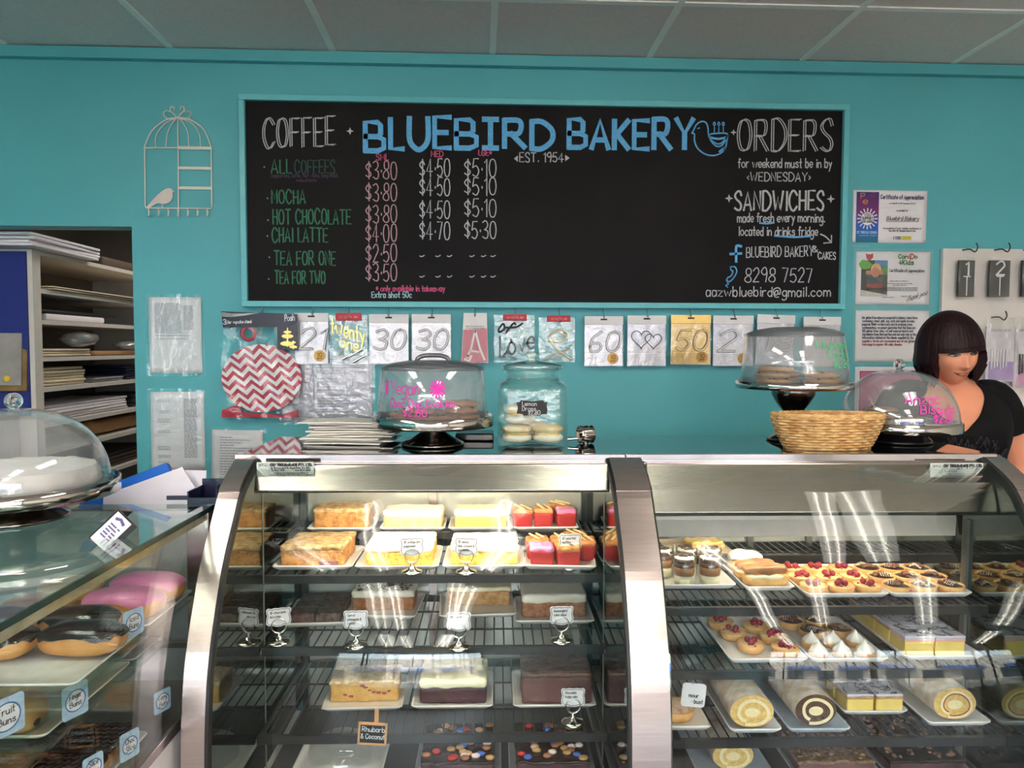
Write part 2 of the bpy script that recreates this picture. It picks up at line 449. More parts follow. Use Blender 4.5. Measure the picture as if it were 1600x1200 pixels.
pile('cardboard_sheet', 'white board on the shelf below the bags', 'board', zs[5], .1, .82, 5, .011, paper, .3, 8, 'white boards below the bags')
pile('document_tray', 'dark tray at the far end of the shelf below the bags', 'tray', zs[5], .9, 1.2, 3, .02, darkp, .3, 9)
pile('envelope', 'cream envelope lying on the shelf under the plastic packs', 'envelope', zs[3], .05, .48, 3, .009, cream, .3, 10, 'cream envelopes on the shelf')
pile('carton', 'flat brown carton on the shelf with plastic packs', 'box', zs[3], .5, .98, 1, .02, kraft, .3, 11)
pile('paper_roll_box', 'long white box with printed edge in the third shelf opening', 'box', zs[2], .12, .62, 1, .028, paper, .3, 12)
pile('black_tray', 'black tray lying on the long white box', 'tray', zs[2]+.032, .05, .75, 1, .012, darkp, .3, 13)
pile('cream_card', 'cream card sagging over the second shelf edge', 'card', zs[1], .1, 1.2, 2, .006, cream, .36, 14, None, .02)
pile('paper_sheet', 'loose printed sheet on top of the shelving unit', 'paper', zs[0], -.1, .42, 4, .012, paper, .34, 15, None, .05)
pile('folded_carton', 'flattened dark carton on top of the shelving unit', 'box', zs[0], .62, 1.15, 1, .05, M('brown_card', (92, 74, 62), .7), .34, 16)
o = MB().rbox(.3, .5, .4, .01, 2).build('black_case', M('black_plastic', (14, 14, 15), .5)); o.location = (SHX-.2, 4.0, zs[0]+.255); tag(o, 'black case on top of the shelving unit at the far end', 'case')
o = MB().rbox(.28, .55, .06, .02, 3, .006, 4).build('brown_parcel', kraft); o.location = (SHX-.19, 3.95, zs[6]+.006); tag(o, 'crumpled brown paper parcel on a low shelf', 'parcel')
pile('baking_sheet', 'dark baking sheet on the lowest visible shelf', 'tray', zs[7], .3, 1.1, 4, .014, M('dark_brown_card', (58, 44, 38), .6), .32, 20, 'dark sheets on the low shelf')
bagm = clear('plastic_film', f0=.12, milky=.18, rough=.15, bump=18)
for lab, y, z, sx in (('puffy clear plastic pack in the middle of the fourth shelf', .42, zs[3]+.078, .1), ('long clear plastic sleeve hanging over the shelf end', .95, zs[3]+.052, .16)):
    o = MB().ball((0, 0, 0), .08, 10, .9, sx/.08, .42 if sx < .12 else .28, .3).build('plastic_pack', bagm); o.location = (SHX-.05, 3.1+y, z); tag(o, lab, 'packaging')
# clipboard pad on the blue panel
px = lambda a, b: pixel(a, b, 1, 3.06)
p = px(-10, 611); q = px(39, 516)
t = thing('wall_planner', 'worn paper pad with yellow edge hanging on the blue panel', 'pad', (p.x, 3.062, p.z), rot=(math.radians(-4), 0, math.radians(2)))
dx, dz = q.x-p.x, q.z-p.z
MB().box(-.2, dx, -.008, 0, 0, dz).build('backing', M('yellow_card', (128, 100, 58), .7, var=.2, scale=20), t)
MB().box(-.2, dx-.018, -.014, -.0085, .022, dz-.012).build('sheet', M('worn_sheet', (150, 144, 140), .7, var=.14, scale=12), t)
p = px(5, 598); MB().ball((p.x-t.location.x+.02, -.016, .05), .014, 8, 1, .25, 1).build('sticker', M('sticker_yellow', (220, 180, 40), .5), t)
o = MB().box(-.6, 0, -.25, -.04, 0, 1.29).build('side_desk', M('grey_laminate', (176, 172, 176), .5)); o.location = (SHX-.03, 3.02, 0)
o.location.y = 3.0+.1; o.location.x = SHX-.06; o.location.z = 0
tag(o, 'pale grey cupboard end below the blue panel', 'cupboard')
# ---------------------------------------------------------------- things on the back wall
WY = 2.9
def wthing(name, label, cat, px, py, group=None, off=.0015, tilt=0):
    p = wallpt(px, py, WY); t = thing(name, label, cat, (p.x, WY-off, p.z), group=group, rot=(0, tilt, 0))
    return t
class WF:                                   # pixel -> local (u, v) of a wall thing
    def __init__(s, t, y=WY): s.o = t.location; s.y = y
    def __call__(s, px, py): p = wallpt(px, py, s.y); return p.x-s.o.x, p.z-s.o.z
CHW = M('chalk_white', (190, 190, 192), .9, var=.18, scale=160)
CHG = M('chalk_green', (62, 120, 92), .9, var=.3, scale=160)
CHD = M('chalk_dim_green', (48, 74, 66), .9, var=.3, scale=160)
CHP = M('chalk_pink', (206, 88, 128), .9, var=.2, scale=160)
CHR = M('chalk_rose', (190, 150, 158), .9, var=.25, scale=160)
CHV = M('chalk_violet', (72, 52, 78), .9, var=.3, scale=160)
CHB = M('chalk_blue', (98, 172, 222), .8, var=.12, scale=120)
INK = M('black_ink', (34, 32, 38), .6, var=.1)
GINK = M('grey_ink', (120, 116, 122), .6, var=.1)
# --- the menu board
t = wthing('chalkboard', 'long black menu chalkboard in a turquoise frame with the shop name in blue', 'chalkboard', 850, 320, off=.012)
F = WF(t, WY-.02)
BL, BT = F(383, 158.8); BR, _ = F(1317.5, 171.8); _, BB = F(388, 470)
z1 = F(850, 165.3)[1]; z0 = F(850, 472.5)[1]
MB().box(BL-.005, BR+.005, -.004, .010, z0-.005, z1+.005).build('panel', M('blackboard', (19, 15, 16), .6, spec=.16, var=.3, scale=3.5, bump=.03, bscale=60), t)
fr = MB(); wd_ = .022
for a, b, c, d in ((BL-wd_, BR+wd_, z1, z1+wd_), (BL-wd_, BR+wd_, z0-wd_, z0), (BL-wd_, BL, z0, z1), (BR, BR+wd_, z0, z1)): fr.box(a, b, -.022, .012, c, d)
fr.build('frame', M('teal_gloss_paint', (104, 190, 198), .4, var=.03), t, bevel=.002)
F = WF(t, WY-.016)
px2m = abs(F(900, 300)[0]-F(800, 300)[0])/100
lay = lambda u, v: (u, -.0052, v)
def chalk(rows, mat, w=2.2, name='lettering', **kw):
    for r in rows:
        mb = MB(); s, x0, yb, x1, h = r[:5]; k = dict(kw); k.update(r[5] if len(r) > 5 else {})
        u0, v0 = F(x0, yb); u1, v1 = F(x1, k.pop('yb2', yb)); ww = k.pop('w', w)
        if 'double' in k: k['double'] *= px2m
        write(mb, s, u0, v0, u1, h*px2m, ww*px2m, lay, v1=v1, jit=k.pop('jit', .03), **k)
        mb.build(name, mat, t)
def line(mb, pts, w, smooth=True, closed=False):
    q = [(*F(*p), 0) for p in pts]
    if smooth: q = smooth_path(q, 6, closed)
    if closed: q = list(q)+[q[0]]
    ribbon(mb, [(p[0], p[1]) for p in q], w*px2m, lay)
def star(mb, x, y, r):
    pts = []
    for k in range(8):
        a = PI*k/4; rr = r if k % 2 == 0 else r*.38
        pts.append(F(x+rr*math.sin(a), y-rr*math.cos(a)))
    mb.add([lay(*p) for p in pts], [tuple(range(7, -1, -1))])
def blob(mb, pts): mb.add([lay(*F(*p)) for p in pts], [tuple(range(len(pts)))])
chalk([('COFFEE', 413, 230, 523, 43, dict(yb2=227))], CHW, 1.5, double=1.5)
chalk([('ORDERS', 1153, 236, 1299, 48)], CHW, 1.5, double=1.7)
chalk([('BLUE', 571, 235, 703, 45, dict(yb2=231)), ('B!RD', 713, 231, 862, 42), ('BAKERY', 889, 232, 1082, 43)], CHB, 8.2, jit=.04)
chalk([('ALL', 424, 271, 455, 20), ('MOCHA', 425, 318, 477, 20), ('HOT CHOCOLATE', 427, 350, 548, 22), ('CHAI LATTE', 426, 378, 512, 21), ('TEA FOR ONE', 429, 414, 524, 21), ('TEA FOR TWO', 430, 443, 508, 19)], CHG, 2.2)
chalk([('COFFEES', 461, 271, 523, 20)], CHD, 2.0)
chalk([('cappuccino, latte, flat white, long black', 424, 277, 528, 5.5), ('macchiato', 464, 284, 495, 5)], CHV, 1)
chalk([('SML', 588, 250, 607, 9), ('MED', 674, 245, 692, 9), ('LGE*', 748, 243, 768, 8), ('* only available in takeaway', 588, 455, 695, 8.5)], CHP, 1.5)
c1 = [('$3~80', 280), ('$3~80', 314), ('$3~80', 348), ('$4~00', 378), ('$2~50', 409), ('$3~50', 439)]
chalk([(s, 572, y, 620, 27) for s, y in c1], CHR, 1.7)
c2 = [('$4~50', 276), ('$4~50', 306), ('$4~50', 341), ('$4~70', 374)]; c3 = [('$5~10', 276), ('$5~10', 305), ('$5~10', 339), ('$5~30', 373)]
chalk([(s, 656, y, 703, 27) for s, y in c2]+[(s, 726, y, 775, 27) for s, y in c3], CHW, 1.7)
chalk([('EST. 1954', 812, 253, 880, 14), ('for weekend must be in by', 1153, 262, 1299, 14), ('<WEDNESDAY>', 1167, 283, 1266, 13), ('made fresh every morning.', 1152, 347, 1288, 14), ('located in drinks fridge', 1154, 368, 1277, 14),
       ('BLUEBIRD BAKERY', 1166, 402, 1270, 16, dict(yb2=400)), ('&', 1269, 394, 1277, 9), ('CAKES', 1278, 405, 1305, 11), ('8298 7527', 1164, 441, 1268, 22), ('aazwbluebird@gmail.com', 1103, 463, 1297, 15)], CHW, 1.6)
chalk([('SANDWICHES', 1148, 328, 1286, 29)], CHW, 3.2)
chalk([('Extra shot 50c', 581, 465, 643, 9)], M('chalk_pale_blue', (166, 196, 206), .9, var=.15, scale=160), 1.5)
mb = MB()
star(mb, 547, 205, 6); star(mb, 1146, 207, 5); star(mb, 1139, 310, 6.5); star(mb, 1298, 311, 6.5)
for y, x in ((261, 413), (310, 418), (344, 419), (369, 418), (402, 421), (436, 420)): star(mb, x, y, 1.8)
for y0 in (400, 432):
    for x in (656, 681, 699, 734, 752, 767): line(mb, [(x, y0), (x+3, y0+1), (x+7, y0-1)], 1.6)
blob(mb, [(803, 248), (809, 243), (809, 253)]); blob(mb, [(890, 247), (883, 252), (883, 242)])
line(mb, [(1282, 366), (1290, 370), (1299, 379)], 2); line(mb, [(1299, 368), (1299, 379), (1287, 380)], 2, False)
mb.build('chalk_marks', CHW, t)
mb = MB()
line(mb, [(1187, 348.5), (1198, 349.5), (1209, 348)], 2.6); line(mb, [(1210, 368.5), (1240, 370.5), (1266, 369)], 2.8)
line(mb, [(1158, 385), (1152, 384), (1150, 388), (1150, 409)], 4, True); line(mb, [(1141, 397), (1158, 396)], 4)
line(mb, [(1141, 417), (1148, 417), (1151, 424), (1147, 433), (1140, 440), (1135, 438)], 1.8); line(mb, [(1141, 417), (1142, 422), (1145, 424), (1142, 431), (1137, 434), (1135, 438)], 1.8); line(mb, [(1136, 441), (1138, 444), (1134, 446), (1137, 449)], 1.2)
mb.build('chalk_icons', CHB, t, label='blue underlines, letter f and telephone sign')
mb = MB()                                   # bird holding a cake
line(mb, [(1083, 205), (1088, 195), (1096, 190), (1103, 192), (1106, 200), (1107, 211), (1112, 222), (1121, 229), (1130, 225), (1137, 211)], 2.2)
line(mb, [(1083, 205), (1081, 208), (1085, 210), (1085, 220), (1090, 232), (1102, 241), (1116, 243), (1128, 238), (1134, 229), (1137, 211)], 2.2)
line(mb, [(1108, 211), (1114, 209), (1136, 209), (1130, 221), (1122, 225), (1112, 220), (1108, 211)], 2.2)
line(mb, [(1110, 215), (1122, 217), (1134, 215)], 3.4); line(mb, [(1124, 237), (1132, 231), (1130, 236)], 3); line(mb, [(1090, 201), (1093, 200)], 1.6)
for x in (1116, 1123, 1130): line(mb, [(x, 208), (x, 199)], 1.5); line(mb, [(x, 197), (x-1.6, 194), (x, 191), (x+1.6, 194), (x, 197)], 1.6)
mb.build('bird_drawing', CHB, t)
zb = z0-wd_
# --- wire bird cage jewellery holder
IV = M('ivory_enamel', (226, 216, 206), .45, var=.03)
t = wthing('jewellery_holder', 'cream wire birdcage jewellery holder hanging beside the chalkboard', 'wall decoration', 278, 250, off=.006)
F = WF(t, WY-.006); cg = lambda *P: [(F(*p)[0], 0, F(*p)[1]) for p in P]
mb = MB(); r = .0028
mb.tube(cg((227, 322), (226, 231)), r); mb.tube(cg((226, 231))+smooth_path(cg((226, 229), (237, 205), (258, 188), (277, 184), (297, 187), (318, 202), (330, 229)), 6)+cg((331, 324)), r)
mb.tube(cg((227, 322), (229, 325), (331, 326)), r); mb.tube(cg((278, 184), (279, 340)), r)
for a in ((243, 230, 244, 212, 258, 193), (259, 230, 262, 207, 272, 189), (295, 230, 293, 206, 284, 189), (313, 230, 311, 210, 299, 192)):
    mb.tube(smooth_path(cg((a[0], a[1]), (a[2], a[3]), (a[4], a[5]), (277, 184)), 6), r*.75)
mb.tube(cg((226, 231), (278, 231)), r)
mb.build('wire_frame', IV, t)
mb = MB()
for s in (-1, 1):
    q = lambda *P: smooth_path(cg(*[(277+s*x, y) for x, y in P]), 6)
    mb.tube(q((0, 184), (6, 178), (11, 172), (9, 167), (5, 168), (5, 172)), r); mb.tube(q((0, 184), (12, 186), (20, 182), (21, 176), (16, 173), (11, 175)), r*.8)
mb.build('scroll_finial', IV, t)
for y in (231, 262.5, 293.5):
    b = MB(); p0, p1 = F(279, y), F(331, y+1); b.box(p0[0], p1[0], -.003, .003, (p0[1]+p1[1])/2-.0055, (p0[1]+p1[1])/2+.0055); b.build('earring_bar', IV, t)
for k in range(7):
    x = 232+k*15.2; MB().tube(smooth_path(cg((x, 325), (x+.5, 333))+[(F(x+1, 338)[0], -.004, F(x+1, 338)[1]), (F(x+3, 336)[0], -.012, F(x+3, 337)[1]), (F(x+4, 329)[0], -.014, F(x+4, 330)[1])], 5), r*.9).build('hook', IV, t)
bd = [(229, 324), (235, 317), (240, 311), (247, 304), (256, 297), (263, 294), (268, 295), (270, 298), (274, 299.5), (270, 301), (270, 308), (266, 315), (257, 319), (247, 318), (240, 321), (234, 325)]
bp_ = [(F(*p)[0], F(*p)[1]) for p in bd]
b = MB().prism(smooth_path([(x, y, 0) for x, y in bp_], 4, True) and [(p.x, p.y) for p in smooth_path([(x, y, 0) for x, y in bp_], 4, True)], -.002, .002); b.tube(cg((253, 318), (254, 325)), .0018); b.build('bird', M('ivory_bird', (224, 206, 200), .5, var=.03), t)

# --- sheets taped to the wall
FILM = clear('laminate_film', f0=.10, rough=.05, bump=30)
def sheet(name, label, cat, x0, y0, x1, y1, rows=None, mat=paper, film=True, tilt=0, off=.002, curl=0, rnd=None):
    t = wthing(name, label, cat, (x0+x1)/2, (y0+y1)/2, off=off, tilt=tilt); F = WF(t)
    (a, d), (c, b) = F(x0, y0), F(x1, y1)
    mb = MB(); mb.grid(lambda u, v: (a+(c-a)*u, -curl*max(0, u-.6)**2*4*(.5+.5*v)-.0006*math.sin(u*9+v*5), b+(d-b)*v), 12, 12); mb.build('sheet', mat, t, solid=.0006)
    if film:
        e = .012; fm = MB(); fm.grid(lambda u, v: (a-e+(c-a+2*e)*u, -.0025-curl*max(0, u-.6)**2*4*(.5+.5*v)-.001*math.sin(u*21+v*13)*math.sin(v*17), b-e+(d-b+2*e)*v), 16, 16); fm.build('film', FILM, t)
    if rows:
        mb = MB(); dashes(mb, [(a+(c-a)*r[0], a+(c-a)*r[1], b+(d-b)*r[2], (d-b)*r[3]) for r in rows], lambda u, v: (u, -.0016-curl*max(0, (u-a)/(c-a)-.6)**2*4*(.5+.5*(v-b)/(d-b)), v), random.Random(int(x0)))
        mb.build('small_print', GINK, t)
    return t, F
R1 = [(.12, .62, 1-.09-.019*k, .007) for k in range(21)]+[(.66, .84, 1-.12-.019*k, .007) for k in range(17)]+[(.12, .8, .49, .006), (.14, .7, .45, .006)]
sheet('price_list', 'laminated price list taped beside the opening, the upper of the left sheets', 'notice', 232, 464, 317, 583, R1, curl=.006)
R2 = [(.13, .36, 1-y, .006) for y in (.11, .13, .25, .27, .35, .37, .39, .5, .52, .7, .72, .74, .82, .84, .9)]+[(.62, .86, 1-.1-.018*k, .008) for k in range(42)]
sheet('roster_sheet', 'laminated two column list below the upper sheet near the opening', 'notice', 235, 612, 321, 734, R2)
R3 = [(.16, .4+.5*((k*37) % 10)/10, 1-.1-.035*k, .008) for k in range(24)]
sheet('recipe_sheet', 'laminated printed page half behind the cake case left end', 'notice', 330, 672, 412, 790, R3, tilt=.02, off=.003)
sheet('order_form', 'plain sheet with a boxed print below the two column list', 'notice', 250, 737, 321, 815, [(.35, .8, .85, .012), (.35, .78, .8, .012), (.3, .82, .74, .012), (.3, .82, .7, .012)], film=False)
R5 = [(.12, .45+.4*((k*53) % 10)/10, 1-.06-.045*k, .009) for k in range(21) if k not in (6, 9, 12)]
sheet('supplier_list', 'laminated list behind the cake bags next to the cookie stand', 'notice', 483, 556, 582, 652, R5, mat=M('lilac_paper', (206, 202, 216), .6, var=.02), off=.002)
sheet('back_sheet', 'grey laminated sheet partly behind the red chevron package', 'notice', 436, 560, 492, 658, None, mat=M('grey_laminated', (188, 184, 196), .5), off=.0055, tilt=-.03)
# certificates
t, F = sheet('certificate', 'award certificate with a blue and purple left panel above the other notices', 'certificate', 1333, 297, 1446, 380, film=False)
lay = lambda u, v: (u, -.0022, v)
def rect(x0, y0, x1, y1, off=-.0018): (a, b), (c, d) = F(x0, y1), F(x1, y0); return [(a, off, b), (c, off, b), (c, off, d), (a, off, d)]
px2m = abs(F(1400, 300)[0]-F(1300, 300)[0])/100
pm = bpy.data.materials.new('certificate_panel'); pm.use_nodes = True; n_ = pm.node_tree.nodes; L_ = pm.node_tree.links
tc = n_.new('ShaderNodeTexCoord'); sp = n_.new('ShaderNodeSeparateXYZ'); L_.new(tc.outputs['Object'], sp.inputs[0]); mr = n_.new('ShaderNodeMapRange'); mr.inputs[1].default_value = -.1; mr.inputs[2].default_value = .1; L_.new(sp.outputs[2], mr.inputs[0])
cr = n_.new('ShaderNodeValToRGB'); L_.new(mr.outputs[0], cr.inputs[0]); cr.color_ramp.elements[0].color = S(30, 110, 130); cr.color_ramp.elements[1].color = S(36, 40, 110)
e = cr.color_ramp.elements.new(.3); e.color = S(32, 90, 190)
e = cr.color_ramp.elements.new(.62); e.color = S(120, 40, 110)
L_.new(cr.outputs[0], n_['Principled BSDF'].inputs[0])
MB().add(rect(1336, 300.5, 1373, 379), [(0, 1, 2, 3)]).build('colour_panel', pm, t)
sb = MB(); cx, cy = F(1354.5, 342)
for k in range(16):
    a = 2*PI*k/16; sb.add([(cx+r_*math.cos(a+d), -.0022, cy+r_*math.sin(a+d)) for r_, d in ((.028, -.08), (.042, -.06), (.042, .06), (.028, .08))], [(0, 1, 2, 3)])
sb.add([(cx+.026*math.cos(2*PI*k/24), -.0022, cy+.026*math.sin(2*PI*k/24)) for k in range(24)], [tuple(range(24))]); sb.build('white_seal', paper, t)
mb = MB(); lay3 = lambda u, v: (u, -.003, v)
def wr(mb, s, x0, y, x1, h, w, fn=lay3, **k): (a, b), (c, d) = F(x0, y), F(x1, y); write(mb, s, a, b, c, h*px2m, w*px2m, fn, **k)
wr(mb, 'YOU', 1349, 338, 1360, 4, .8); wr(mb, 'SUPPORT', 1346, 343.5, 1363, 4, .8); wr(mb, 'OUR SCHOOL', 1346, 348, 1363, 3, .6)
wr(mb, 'Bluebird Bakery', 1384, 344.5, 1434, 6, .8, slant=.2); (a, b), (c, d) = F(1384, 346.5), F(1434, 346.2); ribbon(mb, [(a, b), (c, d)], .7*px2m, lay3)
wr(mb, 'on behalf of St Teresas School', 1389, 319, 1429, 2.2, .4); wr(mb, 'Awarded to', 1400, 330.5, 1417, 2.6, .6)
wr(mb, 'In recognition of your valuable contribution to', 1379, 358, 1438, 2.4, .5); wr(mb, 'the 2014 St Teresas School Fete', 1388, 362, 1429, 2.4, .5); wr(mb, 'I YOU', 1395, 374, 1406, 4, .9)
mb.build('lettering', INK, t)
mb = MB(); wr(mb, 'Certificate of Appreciation', 1375, 311, 1442, 6, 1.0); mb.build('title_lettering', M('navy_ink', (42, 46, 96), .6), t)
mb = MB(); wr(mb, 'ST TERESAS SCHOOL', 1338, 365, 1369, 3.4, .8); wr(mb, 'we are all winners', 1341, 369, 1368, 2, .4); dashes(mb, [(F(1341, 0)[0], F(1368, 0)[0], F(0, y)[1], .0012) for y in (372, 374.5)], lay3); mb.build('pale_lettering', M('pale_ink', (170, 200, 236), .6), t)
mb = MB(); wr(mb, 'P', 1344, 310, 1350, 7, 1.2); wr(mb, 'e', 1347, 319, 1354, 10, 1.4); mb.build('orange_lettering', M('orange_ink', (220, 130, 60), .6), t)
mb = MB(); wr(mb, 'O', 1360, 308, 1367, 6, 1.2); wr(mb, 'S', 1342, 318, 1345, 6, 1); mb.build('red_lettering', M('crimson_ink', (170, 30, 70), .6), t)
MB().add(rect(1408, 369.5, 1423, 375, -.002), [(0, 1, 2, 3)]).build('yellow_logo', M('yellow_print', (216, 200, 60), .6), t)
t, F = sheet('certificate', 'taped certificate with a child photograph and green lettering', 'certificate', 1338, 393, 1451, 476, film=True)
ph = MB().add(rect(1344, 407, 1386.5, 463), [(0, 1, 2, 3)]); ph.build('photograph', M('photo_dark_green', (44, 50, 40), .4, var=.4, scale=30), t)
mb = MB(); mb.add(rect(1366, 407, 1386.5, 416, -.002), [(0, 1, 2, 3)]); mb.build('photo_sky', M('photo_sky', (84, 140, 190), .4), t)
MB().add(rect(1377, 416, 1386.3, 430, -.002), [(0, 1, 2, 3)]).build('photo_lawn', M('photo_lawn', (38, 128, 56), .4), t)
MB().add([(F(*p)[0], -.0021, F(*p)[1]) for p in ((1341, 412), (1346, 406), (1354, 407), (1362, 413), (1358, 420), (1348, 421), (1343, 418))], [tuple(range(7))]).build('green_shape', M('green_print', (96, 170, 50), .5), t)
mb = MB(); c = F(1368, 421); mb.add([(c[0]+.022*math.cos(k*PI/8), -.0022, c[1]+.024*math.sin(k*PI/8)) for k in range(16)], [tuple(range(16))]); mb.build('photo_hair', M('photo_hair', (206, 170, 120), .5), t)
mb = MB(); c = F(1367, 426); mb.add([(c[0]+.017*math.cos(k*PI/8), -.0024, c[1]+.02*math.sin(k*PI/8)) for k in range(16)], [tuple(range(16))]); mb.add(rect(1352, 423, 1379, 429, -.0023), [(0, 1, 2, 3)]); mb.build('photo_face', M('photo_skin', (190, 130, 110), .5), t)
MB().add(rect(1353, 434, 1378, 442, -.0022), [(0, 1, 2, 3)]).build('photo_jumper', M('photo_grey_blue', (70, 84, 92), .5), t)
MB().add(rect(1353, 443, 1378, 450, -.0022), [(0, 1, 2, 3)]).build('photo_stripe', M('photo_red', (150, 60, 60), .5), t)
MB().add([(F(*p)[0], -.0022, F(*p)[1]) for p in ((1344.5, 453), (1386, 461), (1386, 463), (1344.5, 463))], [(3, 2, 1, 0)]).build('photo_table', M('photo_table', (200, 196, 188), .5), t)
MB().add([(F(*p)[0], -.0024, F(*p)[1]) for p in ((1352, 396), (1355, 397.5), (1360, 397.5), (1363.5, 396), (1363, 403), (1358, 408), (1353, 404))], [tuple(range(7))]).build('red_motif', M('red_print', (180, 36, 60), .5), t)
mb = MB(); wr(mb, 'Can', 1403, 404, 1417, 6, 1.3); wr(mb, 'o', 1428, 404, 1432, 6, 1.3); wr(mb, '4Kids', 1403, 413.5, 1426, 7, 1.4); mb.build('green_lettering', M('green_ink', (70, 110, 50), .6), t)
mb = MB(); wr(mb, ':D', 1418.5, 404.5, 1427, 7, 1.6); mb.build('red_lettering', M('red_ink', (180, 30, 60), .6), t)
mb = MB(); wr(mb, 'Certificate of Appreciation', 1388.5, 425, 1443, 4.6, .6); wr(mb, 'Thank you', 1414, 472, 1446, 9, .6, slant=.4, v1=F(1446, 460)[1])
dashes(mb, [(F(a, 0)[0], F(b, 0)[0], F(0, y)[1], .0022) for a, b, y in ((1401, 1431, 431), (1395, 1437, 435), (1406, 1427, 438), (1389, 1446, 441.5), (1389, 1446, 444), (1389, 1446, 446.5), (1389, 1408, 458), (1420, 1429, 456))], lay3); mb.build('lettering', INK, t)
R6 = [(.09, .9-.1*((k*31) % 10)/10, .86-.058*k, .016) for k in range(7)]
t, F = sheet('allergy_notice', 'typed gluten notice taped between the certificates and the dome knob', 'notice', 1337, 485, 1449, 565, None)
mb = MB()
for k, s in enumerate(('Our gluten free cakes are prepared in a bakery where items', 'containing wheat, milk, soy, nuts and seeds are also', 'prepared. Whilst we take every care to avoid any cross', 'contamination, we cannot guarantee that the items are', '100% gluten free. Also, we sell some products and', 'ingredients from third parties and can only rely on the', 'information stated on the labels supplied by the')):
    wr(mb, s.replace('%', ''), 1346+(k % 2)*.4, 498+k*5.2, 1432-(k*13 % 9), 3.6, .75)
mb.build('lettering', M('slate_ink', (84, 82, 98), .6), t)
mb = MB(); wr(mb, 'suppliers. We do not recommend any of our gluten', 1346, 534.5, 1428, 3.4, .75); wr(mb, 'free range to anyone with celiac disease.', 1346, 539.7, 1408, 3.4, .75); mb.build('red_lettering', M('dull_red_ink', (160, 80, 84), .6), t)
t, F = sheet('pink_notice', 'white notice with a pink panel behind the anzac biscuit dome', 'notice', 1336, 573, 1449, 655, None, film=False)
MB().add(rect(1341, 580, 1444, 652, -.0016), [(0, 1, 2, 3)]).build('black_border', INK, t)
MB().add(rect(1342, 581, 1443, 651, -.0022), [(0, 1, 2, 3)]).build('pink_panel', M('pink_print', (196, 96, 140), .5), t)

# --- packets hanging from hooks under the chalkboard
HOOKM = M('hook_wire', (196, 200, 200), .25, .9, var=.03)
BOARD = [o for o in bpy.data.objects if o.name == 'chalkboard'][0]
def hook(px, top=484, drop=498):
    a = wallpt(px, top, WY-.02)-BOARD.location; b = wallpt(px, drop, WY-.03)-BOARD.location
    MB().tube(smooth_path([(a.x, -.01, zb+.002), (a.x, -.012, a.z), (a.x+.002, -.03, b.z+.006), (a.x, -.036, b.z), (a.x-.003, -.03, b.z+.012)], 5), .0016, 6).build('hook', HOOKM, BOARD)
SILV = M('silver_foil_card', (214, 208, 214), .32, .25, var=.05)
GOLD = M('gold_foil_card', (226, 186, 106), .28, .6, var=.05)
PAPW = M('white_card', (228, 224, 224), .5, var=.02)
CELLO = clear('cellophane', f0=.1, rough=.06, bump=26, milky=.03)
OUTL = M('number_outline', (92, 88, 92), .5)
STICK = M('gold_sticker', (190, 146, 76), .4, .4)
def cursive(mb, s, cx, cy, h, w, stroke, F):     # big outlined digits
    u, v = F(cx, cy); write(mb, s, u-w/2, v-h/2, u+w/2, h, stroke, lambda a, b: (a, -.0095, b), slant=.18)
def packet(name, label, px, x0, y0, x1, y1, s=None, face=SILV, sticker=None, heart=False, lean=0):
    t = wthing(name, label, 'packet', px, y0, off=.028, tilt=lean); F = WF(t, WY-.03)
    (a, d), (c, b) = F(x0, y0), F(x1, y1)
    e = (d-b)
    MB().box(a, c, -.002, 0, b, d).build('card', face, t)
    MB().box(a-.002, c+.002, -.006, .001, d-.034*1.0, d).build('header', PAPW if face is not GOLD else GOLD, t, bevel=.001)
    MB().box(a-.001, c+.001, -.007, .0, b-.001, b+e*.24).build('fold_flap', face, t, bevel=.001)
    mb = MB(); u = (a+c)/2; mb.box(u-.013, u+.013, -.0068, -.006, d-.016, d-.010); mb.build('slot', INK, t)
    FF = MB().grid(lambda p, q: (a-.003+(c-a+.006)*p, -.0082-.0018*math.sin(p*14+q*4)*math.sin(q*9), b-.004+(d-.03-b)*q), 10, 10); FF.build('wrapper', CELLO, t)
    if s:
        mb = MB(); hh = e*.40; m_ = (x0+x1)/2, (y0+y1)/2+1
        for dw, mt in ((.009, None), ):
            cursive(mb, s, *m_, hh, (c-a)*(.78 if len(s) > 1 else .4), .0095, F)
        mb.build('number', OUTL, t)
        mb = MB(); u_, v_ = F(*m_); write(mb, s, u_-(c-a)*(.78 if len(s) > 1 else .4)/2, v_-hh/2, u_+(c-a)*(.78 if len(s) > 1 else .4)/2, hh, .0060, lambda a_, b_: (a_, -.0118, b_), slant=.18); mb.build('number_inlay', PAPW if face is SILV else M('pale_gold', (236, 206, 140), .4), t)
    if heart:
        mb = MB(); u_, v_ = F((x0+x1)/2, (y0+y1)/2)
        for ox, oy, sc in ((-.022, .008, 1), (.026, .0, .85)):
            ribbon(mb, [(u_+ox+sc*.0022*16*math.sin(q)**3*1.1, v_+oy+sc*.0022*(13*math.cos(q)-5*math.cos(2*q)-2*math.cos(3*q)-math.cos(4*q))*1.1) for q in [2*PI*k/40 for k in range(41)]], .003, lambda p, q: (p, -.0100, q))
        mb.build('heart_outlines', OUTL, t)
    if sticker:
        c_ = F(*sticker); MB().add([(c_[0]+.022*math.cos(2*PI*k/24), -.011, c_[1]+.022*math.sin(2*PI*k/24)) for k in range(24)], [tuple(range(23, -1, -1))]).build('sticker', STICK, t)
        mb = MB(); write(mb, '10', c_[0]-.009, c_[1]-.002, c_[0]+.009, .014, .002, lambda p, q: (p, -.0115, q)); write(mb, 'pcs', c_[0]-.008, c_[1]-.012, c_[0]+.008, .009, .0014, lambda p, q: (p, -.0115, q)); mb.build('sticker_lettering', INK, t)
    hook(px, 484, y0+4)
    return t
